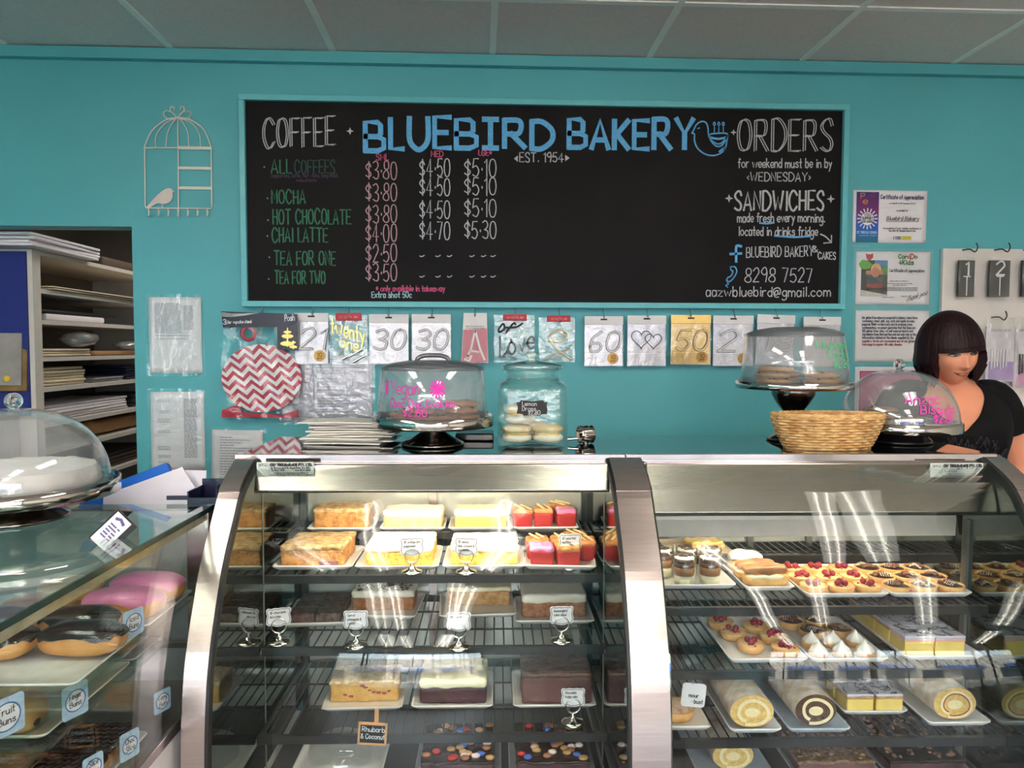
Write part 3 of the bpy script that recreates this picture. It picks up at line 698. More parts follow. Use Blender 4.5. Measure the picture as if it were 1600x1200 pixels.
packet('number_candle_packet', 'silver 21 packet just right of the red chevron package', 490, 461, 489, 513, 568, '21', sticker=(500, 556))
packet('number_candle_packet', 'silver 30 packet, left of the two thirties', 608, 577, 491, 638, 568, '30')
packet('number_candle_packet', 'silver 30 packet above the vegan cookie cover, right of the two thirties', 675, 644, 491, 704, 568, '30')
packet('number_candle_packet', 'silver 60 packet with a round gold sticker', 942, 914, 494, 972, 571, '60', sticker=(957, 560))
packet('heart_packet', 'silver packet with two outlined hearts between the 60 and the gold 50', 1010, 981, 493, 1039, 571, heart=True)
packet('number_candle_packet', 'gold foil 50 packet, the only gold one', 1077, 1049, 492, 1109, 569, '50', GOLD, sticker=(1096, 558))
packet('number_candle_packet', 'silver 21 packet next to the gold 50 packet', 1145, 1115, 493, 1175, 571, '21', sticker=(1160, 560))
packet('number_candle_packet', 'silver 18 packet partly behind the wholemeal cookie cover', 1211, 1184, 492, 1240, 570, '18', lean=.03)
packet('number_candle_packet', 'silver packet at the right end of the row under the chalkboard', 1281, 1256, 495, 1311, 572, '1', lean=.0)
# script toppers in clear bags
REDC = M('red_header_card', (196, 44, 58), .5, var=.03)
def topper(name, label, px, x0, y0, x1, y1, hdr, mat, strokes, extra=None, hc=REDC):
    t = wthing(name, label, 'packet', px, y0, off=.028); F = WF(t, WY-.03)
    (a, d), (c, b) = F(x0, y0), F(x1, y1)
    bag = MB(); bag.grid(lambda p, q: (a+(c-a)*p+.003*math.sin(q*11), -.010*math.sin(PI*p)*math.sin(PI*min(1, q*1.2))-.004-.003*math.sin(p*17+q*7), b+(d-b)*q), 12, 12); bag.grid(lambda p, q: (a+(c-a)*p, 0, b+(d-b)*q), 2, 2); bag.build('clear_bag', CELLO, t)
    (h0, h1), (h2, h3) = F(hdr[0], hdr[1]), F(hdr[2], hdr[3]); MB().box(h0, h2, -.014, .001, h3, h1).build('header_card', hc, t, bevel=.002)
    mb = MB(); write(mb, 'cake', h0+.015, (h1+h3)/2-.004, h2-.015, .01, .0014, lambda p, q: (p, -.0146, q)); mb.build('lettering', M('pale_pink_ink', (230, 150, 150), .6), t)
    mb = MB()
    for s_, w_ in strokes: mb.tube(smooth_path([(F(*p)[0], -.009, F(*p)[1]) for p in s_], 6), w_, 6)
    mb.build('topper', mat, t)
    if extra: extra(t, F)
    hook(px, 484, y0+6)
GOLDM = M('gold_mirror', (226, 192, 104), .25, .6, var=.08)
def words(t, F, rows, mat, w):
    mb = MB()
    for s_, x0, y0, x1, y1, h in rows: u0, v0 = F(x0, y0); u1, v1 = F(x1, y1); write(mb, s_, u0, v0, u1, h, w, lambda p, q: (p, -.0125, q), v1=v1)
    mb.build('topper_lettering', mat, t)
def silv_bits(t, F):
    mb = MB()
    for a, b in (((535, 562), (551, 552)), ((545, 558), (566, 546)), ((552, 566), (570, 556))): mb.tube([(F(*a)[0], -.008, F(*a)[1]), (F(*b)[0], -.008, F(*b)[1])], .005, 6)
    mb.build('clips', HOOKM, t); words(t, F, [('twenty', 518, 520, 570, 538, .058), ('one', 532, 543, 560, 550, .045)], GOLDM, .0052)
topper('cake_topper', 'gold script twenty one cake topper in a clear bag with red header', 546, 514, 492, 575, 569, (525, 489, 565, 501), GOLDM, [(((537, 545), (532, 552), (530, 556)), .0025)], silv_bits)
BLKP = M('black_acrylic', (18, 18, 20), .25)
def lovebits(t, F): words(t, F, [('Love', 781, 557, 834, 542, .078)], BLKP, .0075)
topper('cake_topper', 'black script love cake topper in a clear bag with red header', 805, 772, 492, 835, 566, (786, 491, 823, 501), BLKP, [(((779, 514), (786, 506), (788, 514), (780, 519), (779, 514)), .004), (((790, 520), (797, 511), (803, 505), (806, 508)), .004), (((790, 512), (806, 511), (817, 505)), .0035), (((799, 530), (794, 545), (785, 558)), .003)], lovebits)
IVG = M('champagne_acrylic', (222, 206, 166), .3, .3)
topper('cake_topper', 'cream looped love cake topper in a clear bag with red header', 873, 842, 496, 898, 566, (855, 493, 891, 503), IVG, [(((856, 528), (864, 520), (878, 516), (886, 523), (880, 532), (866, 534), (856, 528)), .004), (((858, 530), (868, 544), (884, 556), (893, 562)), .004), (((890, 545), (870, 552), (852, 560)), .003), (((872, 525), (882, 523), (886, 531)), .003)])
# pink scissors card
t = wthing('letter_candle_packet', 'pink letter A packet with white scissor shapes between the thirty and the love topper', 'packet', 742, 490, off=.028); F = WF(t, WY-.03)
(a, d), (c, b) = F(722, 489), F(763, 567); MB().prism([(a+.006, d), (c-.006, d), (c, b), (a-.004, b+.002)], -.004, 0).build('card', PAPW, t)
pk = M('dusty_pink_card', (206, 132, 142), .5, var=.04); MB().prism([F(724, 515), F(761, 513), F(762, 566), F(721, 566)], -.0058, -.0042).build('pink_panel', pk, t)
mb = MB(); lay = lambda u, v: (u, -.0068, v)
for pts in (((742, 518), (736, 545), (731, 556)), ((743, 518), (750, 545), (757, 562)), ((731, 556), (726, 562), (733, 564), (737, 556), (731, 556)), ((735, 548), (748, 550))): ribbon(mb, [F(*p) for p in pts], .008, lay)
write(mb, 'A', F(727, 0)[0], F(0, 505)[1], F(731, 0)[0], .012, .002, lambda u, v: (u, -.005, v)); mb.build('white_shape', paper, t)
mb = MB(); dashes(mb, [(F(727, 0)[0], F(757, 0)[0], F(0, y)[1], .0025) for y in (508, 511, 514)], lambda u, v: (u, -.005, v)); mb.build('small_print', GINK, t); hook(742, 484, 495)
# the big red chevron cupcake stand pack
t = wthing('cupcake_stand_pack', 'large bag with a red and white chevron cupcake stand and black header', 'packet', 410, 490, off=.026); F = WF(t, WY-.03)
hd = [F(*p) for p in ((349, 487), (467, 491), (468, 548), (436, 546), (436, 511), (352, 512))]; MB().prism(hd, -.03, -.024).build('header_card', M('glossy_black_card', (20, 19, 22), .25), t)
cx, cy = F(410, 591); RX = F(472, 591)[0]-cx; RZ = F(410, 538)[1]-cy
chev = bpy.data.materials.new('red_white_chevron'); chev.use_nodes = True; n_ = chev.node_tree.nodes; L_ = chev.node_tree.links
tc = n_.new('ShaderNodeTexCoord'); sp = n_.new('ShaderNodeSeparateXYZ'); L_.new(tc.outputs['Object'], sp.inputs[0])
def mth(op, a, b=None):
    m_ = n_.new('ShaderNodeMath'); m_.operation = op
    for i, q in enumerate((a, b)):
        if q is None: continue
        if isinstance(q, (int, float)): m_.inputs[i].default_value = q
        else: L_.new(q, m_.inputs[i])
    return m_.outputs[0]
zig = mth('PINGPONG', mth('ADD', sp.outputs[0], mth('MULTIPLY', sp.outputs[2], .22)), .030)
fr_ = mth('FRACT', mth('DIVIDE', mth('ADD', mth('ADD', sp.outputs[2], mth('MULTIPLY', zig, -.9)), 3), .034))
gt = mth('GREATER_THAN', fr_, .5); mx = n_.new('ShaderNodeMix'); mx.data_type = 'RGBA'; L_.new(gt, mx.inputs[0]); mx.inputs[6].default_value = S(236, 226, 228); mx.inputs[7].default_value = S(186, 22, 50)
L_.new(mx.outputs[2], n_['Principled BSDF'].inputs[0]); n_['Principled BSDF'].inputs['Roughness'].default_value = .35
MB().prism([(cx+RX*math.cos(2*PI*k/48), cy+RZ*math.sin(2*PI*k/48)) for k in range(48)], -.016, -.002).build('chevron_disc', chev, t)
redp = M('glossy_red_card', (186, 30, 52), .35); u, v = F(389, 521); MB().lathe([(.017, -.003), (.031, -.003), (.031, .003), (.017, .003), (.017, -.003)], 28).build('ring_handle', redp, t, loc=(u, -.010, v), rot=(PI/2, 0, 0))
MB().prism([F(*p) for p in ((347, 652), (348, 640), (372, 632), (380, 644), (440, 648), (466, 640), (466, 652))], -.012, -.003).build('red_base_card', redp, t)
bag = MB(); (a, d), (c, b) = F(349, 500), F(469, 656); bag.grid(lambda p, q: (a+(c-a)*p+.006*math.sin(q*9), -.0225-.006*math.sin(p*19+q*5)*math.sin(q*12), b+(d-b)*q), 22, 22); bag.build('clear_bag', clear('bag_film', f0=.05, rough=.04, bump=22, milky=.0), t)
mb = MB(); lay = lambda u, v: (u, -.0308, v)
def wr2(s, x0, y0, x1, y1, h, w): (p, q), (r_, s_) = F(x0, y0), F(x1, y1); write(mb, s, p, q, r_, h, w, lay, v1=s_)
wr2('3', 353, 507, 357, 507, .018, .003); wr2('tier cupcake stand', 359, 506, 396, 505, .012, .0018); wr2('Posh', 448, 502, 463, 501, .024, .003)
for k in range(3): ribbon(mb, [F(350, 489+2.5*k), F(365, 491+2*k), F(384, 491+k), F(410, 489)], .002, lay)
mb.build('lettering', paper, t)
mb = MB()
for x, y, r_ in ((452, 519, 6), (452, 525.5, 9), (451, 537, 10), (461, 535, 4), (461, 542, 6)):
    (u, v) = F(x, y); mb.add([(u+r_*.0025*math.cos(2*PI*k/20), -.031, v+r_*.0009*math.sin(2*PI*k/20)) for k in range(20)], [tuple(range(20))])
ribbon(mb, [F(452, 513), F(452, 541)], .005, lay); ribbon(mb, [F(461, 533), F(461, 545)], .004, lay); mb.build('gold_stand_picture', GOLDM, t); hook(411, 484, 492)
# --- white display board with number candles
t = wthing('display_board', 'white panel on the wall behind the woman with candle packs', 'display board', 1560, 480, off=.001); F = WF(t, WY-.02)
(a, d) = F(1474, 388); b = F(1474, 690)[1]; t.location.y = WY-.001
MB().box(a, a+.62, -.02, 0, b, d).build('panel', M('white_gloss_board', (222, 214, 208), .4, var=.02), t, bevel=.002)
brz = M('dark_hook', (70, 60, 58), .35, .8)
def bhook(px, py):
    u, v = F(px, py); MB().tube(smooth_path([(u-.022, -.02, v), (u-.012, -.05, v), (u+.0, -.062, v-.012), (u+.008, -.066, v+.002), (u+.006, -.066, v+.016), (u, -.068, v+.022)], 6), .0026, 8).build('hook', brz, t)
for q in ((1512, 391), (1562, 391), (1557, 496), (1607, 391)): bhook(*q)
def candle(label, x0, x1, y0, y1, s):
    o = thing('number_candle', label, 'candle pack', wallpt((x0+x1)/2, y0, WY-.045), group=None); f = WF(o, WY-.045)
    (p, q), (r_, w_) = f(x0, y0), f(x1, y1); hz = f(0, 392)[1]
    MB().box(p, r_, -.012, 0, w_, q).build('black_box', M('black_tray_plastic', (24, 23, 25), .35), o, bevel=.002)
    MB().grid(lambda i, j: (p-.003+(r_-p+.006)*i, -.016-.002*math.sin(i*15+j*9), w_+(hz-w_)*j), 8, 10).build('clear_bag', CELLO, o)
    MB().box(p+.002, r_-.002, -.010, -.008, q+.004, hz).build('bag_top', clear('bag_top_film', f0=.2, rough=.2, milky=.25), o)
    mb = MB(); m_ = (p+r_)/2; mb2 = .030
    write(mb, s, m_-(.016 if s != '1' else .005), q-.058, m_+(.016 if s != '1' else .005), .052, .007, lambda i, j: (i, -.0135, j)); mb.box(m_-.014, m_+.014, -.0135, -.0125, q-.066, q-.062); mb.box(m_-.002, m_+.002, -.0135, -.0125, w_+.004, q-.062)
    mb.build('candle', paper, o)
candle('white number 1 candle in a black boxed pack, first on the white panel', 1496, 1519, 407, 464, '1')
candle('white number 2 candle in a black boxed pack on the white panel', 1544, 1574, 407, 464, '2')
candle('white number 3 candle in a black boxed pack cut by the picture edge', 1595, 1622, 407, 464, '3')
def lowpack(label, x0, x1, y0, y1, lil, dark):
    o = thing('candle_pack', label, 'candle pack', wallpt((x0+x1)/2, y0, WY-.05)); f = WF(o, WY-.05)
    (p, q), (r_, w_) = f(x0, y0), f(x1, y1)
    MB().box(p, r_, -.004, 0, w_, q).build('card', M('pale_lilac_card', (214, 206, 212), .5), o)
    MB().box(p+.012, r_-.002, -.005, -.004, w_+.004, w_+(q-w_)*.36).build('tinted_panel', lil, o)
    MB().grid(lambda i, j: (p-.006+(r_-p+.012)*i, -.014-.004*math.sin(i*13+j*6), w_-.004+(q-w_+.04)*j), 8, 10).build('clear_bag', CELLO, o)
    mb = MB()
    for k in range(6): mb.tube([(p+.02+k*.012, -.009, w_+.05+.004*(k % 3)), (p+.02+k*.012, -.009, w_+.13)], .0035, 6)
    mb.build('candles', dark, o)
    mb = MB(); dashes(mb, [(p+.015, r_-.02, q-.014-.006*k, .003) for k in range(2)], lambda i, j: (i, -.0046, j)); mb.build('small_print', GINK, o)
lowpack('clear pack of white candles with a lilac panel beside the woman hair', 1541, 1583, 510, 596, M('lilac_print', (170, 140, 196), .5), paper)
lowpack('pink panel candle pack at the picture edge behind the woman shoulder', 1585, 1628, 510, 604, M('rose_print', (214, 150, 186), .5), BLKP)
# ---------------------------------------------------------------- the display cases
STEEL = M('brushed_steel', (188, 174, 170), .24, .9, var=.05, scale=8, stretch=(1, 1, 30))
STEELH = M('brushed_steel_header', (166, 160, 151), .2, 1, var=.06, scale=10, stretch=(.6, 30, 60), bump=.05, bscale=12)
BRIGHT = M('polished_trim', (186, 176, 174), .12, 1, var=.03)
TOPG = M('dark_glass_top', (14, 20, 21), .04, 0, var=.05, spec=.7, coat=.6)
MIRR = M('mirror_end_glass', (122, 130, 122), .03, 1, var=.03)
PANE = clear('case_glass', tint=(.96, .985, .975), f0=.03)
GREEN = clear('green_edge_glass', tint=(.88, .96, .93), f0=.05)
BLK = M('black_rack', (26, 26, 28), .4, .1)
GASK = M('black_gasket', (18, 18, 18), .5)
DOORG = M('mirrored_rear_door', (196, 196, 190), .12, .45, var=.03)
INSIDE = M('case_lining', (120, 120, 114), .35, .5, var=.05)
WHITEPAN = M('white_lower_panel', (222, 216, 214), .4, var=.02)
PR = [(1.85, 1.278), (1.735, 1.225), (1.668, 1.152), (1.604, 1.075), (1.555, .985), (1.516, .895), (1.497, .81), (1.485, .69), (1.485, .45)]
PRS = [(p.x, p.y) for p in smooth_path([(y, z, 0) for y, z in PR], 5)]
def strip(x0, x1, t0=0.0, t1=.035, zlo=.4, zhi=2, lift=0):
    mb = MB(); loops = []
    pp = [p for p in PRS if zlo <= p[1] <= zhi]
    for i, (y, z) in enumerate(pp):
        a, b = pp[max(i-1, 0)], pp[min(i+1, len(pp)-1)]; d = Vector((b[0]-a[0], b[1]-a[1])).normalized(); nx, nz = d.y, -d.x    # outward (towards the customer)
        loops.append([(x0, y+nx*(lift-t0), z+nz*(lift-t0)), (x1, y+nx*(lift-t0), z+nz*(lift-t0)), (x1, y+nx*(lift-t1), z+nz*(lift-t1)), (x0, y+nx*(lift-t1), z+nz*(lift-t1))])
    mb.loft(loops, True, True, False)
    for i in range(len(mb.sm)): mb.sm[i] = False
    return mb
BACKY = 2.30
def side_poly(inset=.0):
    return [(y+inset, z) for y, z in PRS]+[(BACKY, .45), (BACKY, 1.26), (1.9, 1.26)]
def rack(parent, x0, x1, y0, y1, z, bar=.022, n=None, name='wire_shelf'):
    mb = MB(); mb.box(x0, x1, y0, y0+.012, z-bar, z-.001); mb.box(x0, x1, y1-.01, y1, z-bar, z-.001)
    for x in (x0+.004, x1-.004): mb.box(x-.004, x+.004, y0, y1, z-.016, z-.004)
    n = n or int((x1-x0)/.0255)
    for k in range(1, n): x = x0+(x1-x0)*k/n; mb.tube([(x, y0+.004, z-.0025), (x, y1-.004, z-.0025)], .0022, 5)
    for f in (.33, .66): y = y0+(y1-y0)*f; mb.tube([(x0, y, z-.0065), (x1, y, z-.0065)], .0028, 6)
    return mb.build(name, BLK, parent)
def plate_label(parent, px0, py0, px1, py1, y):
    (a, d), (c, b) = facept(px0, py0, y), facept(px1, py1, y); y -= .004
    o = MB().box(a, c, y, y+.003, b, d).build('maker_plate', M('silver_plate', (206, 214, 206), .4, .2, var=.03), parent)
    mb = MB(); w, h = c-a, d-b; fn = lambda u, v: (a+u*w, y-.0008, b+v*h)
    W_ = lambda s, u0, v0, u1, hh, st: write(mb, s, u0*w, v0*h, u1*w, hh*h, st*h, lambda u, v: (a+u, y-.0008, b+v))
    W_('CON TROUBARAKIS PTY. LTD.', .24, .74, .97, .17, .075); W_('6x Brownwood St. Royal Park, S.A. 5014', .25, .55, .94, .11, .04); W_('Ph. 8447 5888', .26, .38, .48, .11, .045); W_('Fax. 8447 8018', .68, .38, .94, .11, .045)
    W_('Fridge Manufacturing Design & Installation of', .31, .20, .90, .08, .03); W_('Commercial Refrigeration & Food Service Equipment', .22, .07, .98, .08, .03)
    lay_ = lambda u, v: (a+u, y-.0008, b+v)
    W_('STAL', .05, .74, .20, .1, .03)
    ribbon(mb, [(.03*w, .9*h), (.22*w, .9*h), (.22*w, .5*h), (.21*w, .2*h), (.19*w, .28*h), (.15*w, .5*h), (.09*w, .5*h), (.04*w, .62*h), (.03*w, .9*h)], .02*h, lay_)
    mb.build('lettering', INK, o)
def curved_glass(parent, x0, x1, inset=.012):
    pp = [p for p in PRS if p[1] < 1.262]
    loops = []
    for y, z in pp: loops.append([(x0, y+inset, z), (x1, y+inset, z), (x1, y+inset+.005, z), (x0, y+inset+.005, z)])
    mb = MB().loft(loops, True, True, True)
    o = mb.build('front_glass', PANE, parent); return o
# ----- the cake case (middle)
AX0, AX1, AR = -.605, .284, .365
A = cthing('display_case', 'curved glass cake case in the middle with brushed steel pillars and a lit top shelf', 'display case', 0, 0, 0)
MB().box(-.647, AR, 1.49, BACKY, 0, .40).build('base', WHITEPAN, A)
strip(-.647, -.599).build('pillar', STEEL, A); strip(AX1, AR).build('pillar', STEEL, A)
for a, b in ((-.6475, -.6), (AX1, AR+.0005)): strip(a, b, 0, .012, 1.208, 1.276, .0022).build('pillar_cap', STEEL, A)
for a, b in ((-.599, -.592), (AX1-.007, AX1)): strip(a, b, .001, .022).build('gasket', GASK, A)
MB().prism(side_poly(.02), -.645, -.622, 'yz').build('end_panel', STEEL, A)
MB().prism(side_poly(.022), AX0-.006, AX0, 'yz').build('mirror_panel', MIRR, A, label='mirrored inner end panel')
MB().prism(side_poly(.022), AX1, AX1+.006, 'yz').build('mirror_panel', MIRR, A, label='mirrored inner end panel')
MB().prism(side_poly(.03), .30, .35, 'yz').build('end_panel', STEEL, A)
for x in (AX0, AX1): MB().box(x-.0015, x+.0015, 1.899, 1.904, .42, 1.25).build('joint_strip', M('grey_joint', (96, 104, 98), .4), A)
MB().box(-.647, .3262, 1.852, 2.222, 1.262, 1.280).build('top', TOPG, A)
MB().box(-.652, .326, 1.838, 1.852, 1.256, 1.2825).build('top_trim', BRIGHT, A, bevel=.002)
MB().box(-.645, .325, 2.20, BACKY, 1.244, 1.261).build('rear_rail', STEEL, A)
MB().prism([(1.815, 1.262), (1.792, 1.199), (1.797, 1.193), (1.812, 1.193), (1.835, 1.262)], -.590, .280, 'yz').build('header', STEELH, A, bevel=.002)
plate_label(A, 402, 722, 491, 743.5, 1.805)
curved_glass(A, -.599, AX1)
S1A, S2A, S3A = .956, .779, .571
rack(A, AX0+.003, AX1-.003, 1.90, 2.275, S1A); rack(A, AX0+.003, AX1-.003, 1.865, 2.275, S2A); rack(A, AX0+.003, AX1-.003, 1.82, 2.275, S3A)
STEPA = 1.012
rack(A, AX0+.003, AX1-.003, 2.125, 2.275, STEPA, .018, name='raised_rack')
MB().box(AX0, AX1, 1.50, BACKY, .40, .42).build('deck', M('case_deck', (60, 62, 66), .35, .4), A)
for a, b in ((AX0, -.196), (-.196, AX1)): MB().box(a+.001, b-.001, 2.285, 2.291, .42, 1.244).build('rear_door', DOORG, A)
MB().box(-.208, -.184, 2.268, 2.284, .42, 1.244).build('rear_stile', STEEL, A)
for x in (AX0+.008, AX1-.012): MB().box(x-.006, x+.012, 2.262, 2.284, .42, 1.244).build('rear_stile', M('dark_stile', (52, 54, 54), .4, .5), A)
MB().box(-.56, .25, 1.855, 1.905, 1.244, 1.258).build('light_fitting', WHITEPAN, A)
MB().tube([(-.44, 1.885, 1.230), (.18, 1.885, 1.230)], .011, 10).build('light_tube', M('warm_tube', (255, 242, 214), .4, var=0, emit=CASE), A)
# ----- the pastry case (right)
BX0, BX1 = AR, 1.245
B = cthing('display_case', 'curved glass pastry case at the right with a deep steel header', 'display case', 0, 0, 0)
MB().box(AR+.002, 1.29, 1.49, BACKY, 0, .40).build('base', WHITEPAN, B)
strip(1.245, 1.292).build('pillar', STEEL, B); strip(1.2445, 1.2925, 0, .012, 1.208, 1.276, .0022).build('pillar_cap', STEEL, B); strip(1.236, 1.245, .001, .022).build('gasket', GASK, B)
MB().prism(side_poly(.022), BX0+.002, BX0+.008, 'yz').build('mirror_panel', MIRR, B, label='mirrored inner end panel')
MB().prism(side_poly(.022), BX1, BX1+.006, 'yz').build('mirror_panel', MIRR, B, label='mirrored inner end panel')
MB().prism(side_poly(.02), 1.262, 1.288, 'yz').build('end_panel', STEEL, B)
MB().box(.3264, 1.276, 1.852, 2.222, 1.262, 1.280).build('top', TOPG, B)
MB().box(.327, 1.278, 1.838, 1.852, 1.256, 1.2825).build('top_trim', BRIGHT, B, bevel=.002)
MB().box(.368, 1.27, 2.20, BACKY, 1.244, 1.261).build('rear_rail', STEEL, B)
MB().prism([(1.815, 1.262), (1.778, 1.146), (1.783, 1.136), (1.797, 1.136), (1.835, 1.262)], .376, 1.241, 'yz').build('header', STEELH, B, bevel=.002)
plate_label(B, 1453, 723.5, 1534, 745, 1.805)
MB().prism([(1.93, 1.092), (1.932, 1.046), (1.944, 1.046), (1.96, 1.10), (2.0, 1.16), (1.94, 1.16)], .376, 1.236, 'yz').build('light_trough', M('pale_trough', (206, 198, 190), .35, .1, var=.03), B, bevel=.002)
curved_glass(B, AR, BX1)
MB().tube([(.40, 1.955, 1.060), (1.22, 1.955, 1.060)], .008, 8).build('light_tube', M('dim_warm_tube', (255, 240, 214), .4, var=0, emit=CASE*.42), B)
S1B, S2B, S3B = .902, .757, .606
rack(B, BX0+.01, BX1-.003, 1.80, 2.275, S1B, n=36); rack(B, BX0+.01, BX1-.003, 1.76, 2.275, S2B, n=36); rack(B, BX0+.01, BX1-.003, 1.72, 2.275, S3B, n=36)
STEPB = .942
rack(B, BX0+.01, BX1-.003, 2.12, 2.28, STEPB, .03, n=36, name='raised_rack')
MB().box(BX0+.008, BX1, 1.50, BACKY, .40, .44).build('deck', MATS['case_deck'], B)
for a, b in ((BX0+.008, .80), (.80, BX1)): MB().box(a+.001, b-.001, 2.285, 2.291, .44, 1.244).build('rear_door', DOORG, B)
for x in (.53, .80, .985, 1.03): MB().box(x-.009, x+.009, 2.266, 2.279, .44, 1.1).build('shelf_upright', M('grey_upright', (120, 122, 118), .35, .7), B)
MB().box(1.236, 1.2445, 1.885, 1.905, .44, 1.1).build('slotted_upright', MATS['grey_upright'], B)
# ----- the donut case (left)
LX, LY, LZ = -.667, 1.735, 1.18
L_case = cthing('display_case', 'flat glass topped donut case at the left edge', 'display case', 0, 0, 0)
LF = .62
MB().box(-1.9, LX-.001, LF, LY, 0, .742).build('base', WHITEPAN, L_case)
MB().box(-1.9, LX+.002, LF, LY, .742, .765).build('bottom_rail', STEEL, L_case, bevel=.002)
MB().box(LX-.05, LX+.002, LY-.035, LY, .765, 1.168).build('corner_post', STEEL, L_case, bevel=.002)
MB().box(-1.9, LX-.05, LY-.02, LY-.005, .765, 1.168).build('rear_door', M('grey_rear_panel', (170, 172, 170), .3, .3), L_case)
MB().box(LX-.006, LX, LF, LY-.036, .766, 1.166).build('side_glass', PANE, L_case)
MB().box(-1.9, LX+.004, LF, LY, 1.168, 1.180).build('top_glass', GREEN, L_case)
MB().box(LX-.022, LX-.008, LF, LY-.04, 1.146, 1.166).build('reflection_rail', M('cream_reflection', (186, 172, 138), .35, .4, var=.2, scale=20), L_case)  # added rail, coloured as the cream reflection below the glass edge
MB().box(LX-.0005, LX+.0045, LF, LY, 1.1685, 1.1795).build('glass_edge', M('dark_green_edge', (16, 54, 46), .15), L_case)
SL1, SL2, SLD = .985, .875, .768
MB().box(-1.9, LX-.02, LF, LY-.04, SL1-.008, SL1).build('glass_shelf', GREEN, L_case); MB().box(-1.9, LX-.09, LF, LY-.04, SL2-.008, SL2).build('glass_shelf', GREEN, L_case)
for z in (SL1, SL2): MB().box(-1.9, LX-.02, LY-.05, LY-.035, z-.02, z-.008).build('shelf_bracket', STEEL, L_case)
MB().lathe([(0, -.012), (.008, -.010), (.011, 0), (.008, .010), (0, .012)], 14).build('lock', BRIGHT, L_case, loc=(LX+.008, LY-.02, 1.135))
# bench behind the donut case
o = MB().box(-1.75, -.66, LY+.006, 2.30, 0, 1.09).build('work_bench', M('bench_laminate', (150, 146, 142), .5)); ctag(o, 'grey work bench behind the donut case', 'bench', 0, 0, 0)
# ---------------------------------------------------------------- crockery and trays
CHINA = M('white_china', (232, 226, 220), .18, var=.02, coat=.3)
MELA = M('white_melamine_tray', (226, 224, 226), .25, var=.02)
def wavy_plate(label, x, y, w, d, z, rz=0, h=.012, group=None, name='serving_plate', mat=CHINA):
    mb = MB(); loops = []
    for s, zz, wv in ((.86, 0, 0), (.90, .001, 0), (.97, h*.7, .5), (1.0, h, 1), (.985, h+.003, 1), (.95, h*.8, .5), (.84, .0045, 0), (.5, .004, 0)):
        lp = []
        for k, (a, b) in enumerate(rrect(w*s, d*s, min(w, d)*.06*s, 6)):
            ang = math.atan2(b, a); e = 1+.012*wv*math.cos(4*ang+PI); lp.append((a*e, b*e, zz+wv*.0025*math.cos(6*ang)))
        loops.append(lp)
    mb.loft(loops, True, True)
    o = mb.build(name, mat); return ctag(o, label, 'plate', x, y, z+.0005, rz, group)
def tray(label, x0, x1, y0, y1, z, h=.014, mat=MELA, group=None, rz=0):
    w, d = x1-x0, y1-y0; mb = MB(); loops = []
    for s, zz in ((-.016, 0), (-.010, .002), (0, h), (0, h+.002), (-.004, h+.002), (-.012, .004), (-.05, .0035)):
        loops.append([(a, b, zz) for a, b in rrect(w+2*s, d+2*s, .012, 5)])
    mb.loft(loops, True, True)
    o = mb.build('serving_tray', mat); return ctag(o, label, 'tray', (x0+x1)/2, (y0+y1)/2, z+.0005, rz, group)
# ---------------------------------------------------------------- cakes
def sponge(nm, a, b, sc=70): return M(nm, a, .85, col2=b, scale=sc, bump=.9, bscale=150, lo=.38, hi=.6)
APPLE = sponge('apple_sponge', (170, 114, 62), (200, 148, 88)); GOLDS = sponge('golden_sponge', (196, 150, 60), (226, 186, 92)); CARROT = sponge('carrot_sponge', (158, 100, 62), (192, 130, 84))
BANANA = sponge('banana_sponge', (180, 130, 82), (210, 164, 110)); HUMM = sponge('hummingbird_sponge', (140, 90, 64), (172, 118, 84)); MUD = M('mud_cake', (70, 34, 42), .5, var=.2, bump=.4, bscale=90)
FUDGE = M('fudge_cake', (98, 60, 58), .55, var=.15, bump=.3, bscale=120); RHUB = M('rhubarb_sponge', (206, 156, 84), .8, col2=(222, 178, 104), scale=40, bump=.6, bscale=140)
CRUMB = M('crumble_top', (206, 176, 128), .85, col2=(140, 92, 56), scale=60, bump=1, bscale=90, lo=.42, hi=.75)
ICE = M('white_icing', (240, 232, 216), .45, var=.03, bump=.3, bscale=40, stretch=(1, 3, 1)); CREAMI = M('cream_icing', (232, 222, 186), .45, var=.06, bump=.6, bscale=45)
CHOC = M('chocolate_icing', (44, 26, 22), .25, var=.25, bump=.4, bscale=60); BROWNIE = M('brownie', (76, 52, 46), .6, col2=(124, 92, 80), scale=80, bump=.9, bscale=120)
SHAV = M('chocolate_shavings', (84, 52, 36), .7, var=.3); PASTRY = M('pastry', (206, 150, 84), .6, col2=(226, 182, 118), scale=30, bump=.3)
BERRY = M('raspberry', (140, 24, 46), .35, var=.25, bump=.6, bscale=300); PINKI = M('pink_icing', (214, 120, 164), .3, var=.05, bump=.2)
def slab(name, label, x0, x1, y0, d, z, h, ih, sp, ic, rz=0, seed=1, drip=.004, topn=None, group=None, kind='cake', fn=None, rfn=None, split=None):
    """a rectangular cake: sponge below, icing or crumble on top"""
    t = cthing(name, label, kind, (x0+x1)/2, y0+d/2, z, rz, group); w = x1-x0
    MB().rbox(w, d, h, .006, 7, .0022, seed, fs=45).build('sponge', sp, t, weld=.0002)
    if ic: MB().rbox(w+drip, d+drip, ih+.004, min(.010, ih*.6), 8, .003, seed+9, (0, 0, h-.004), 38).build('icing' if ic not in (CRUMB,) else 'crumble', ic, t, weld=.0002)
    if topn: topn(t, w, d, h+ih)
    return t
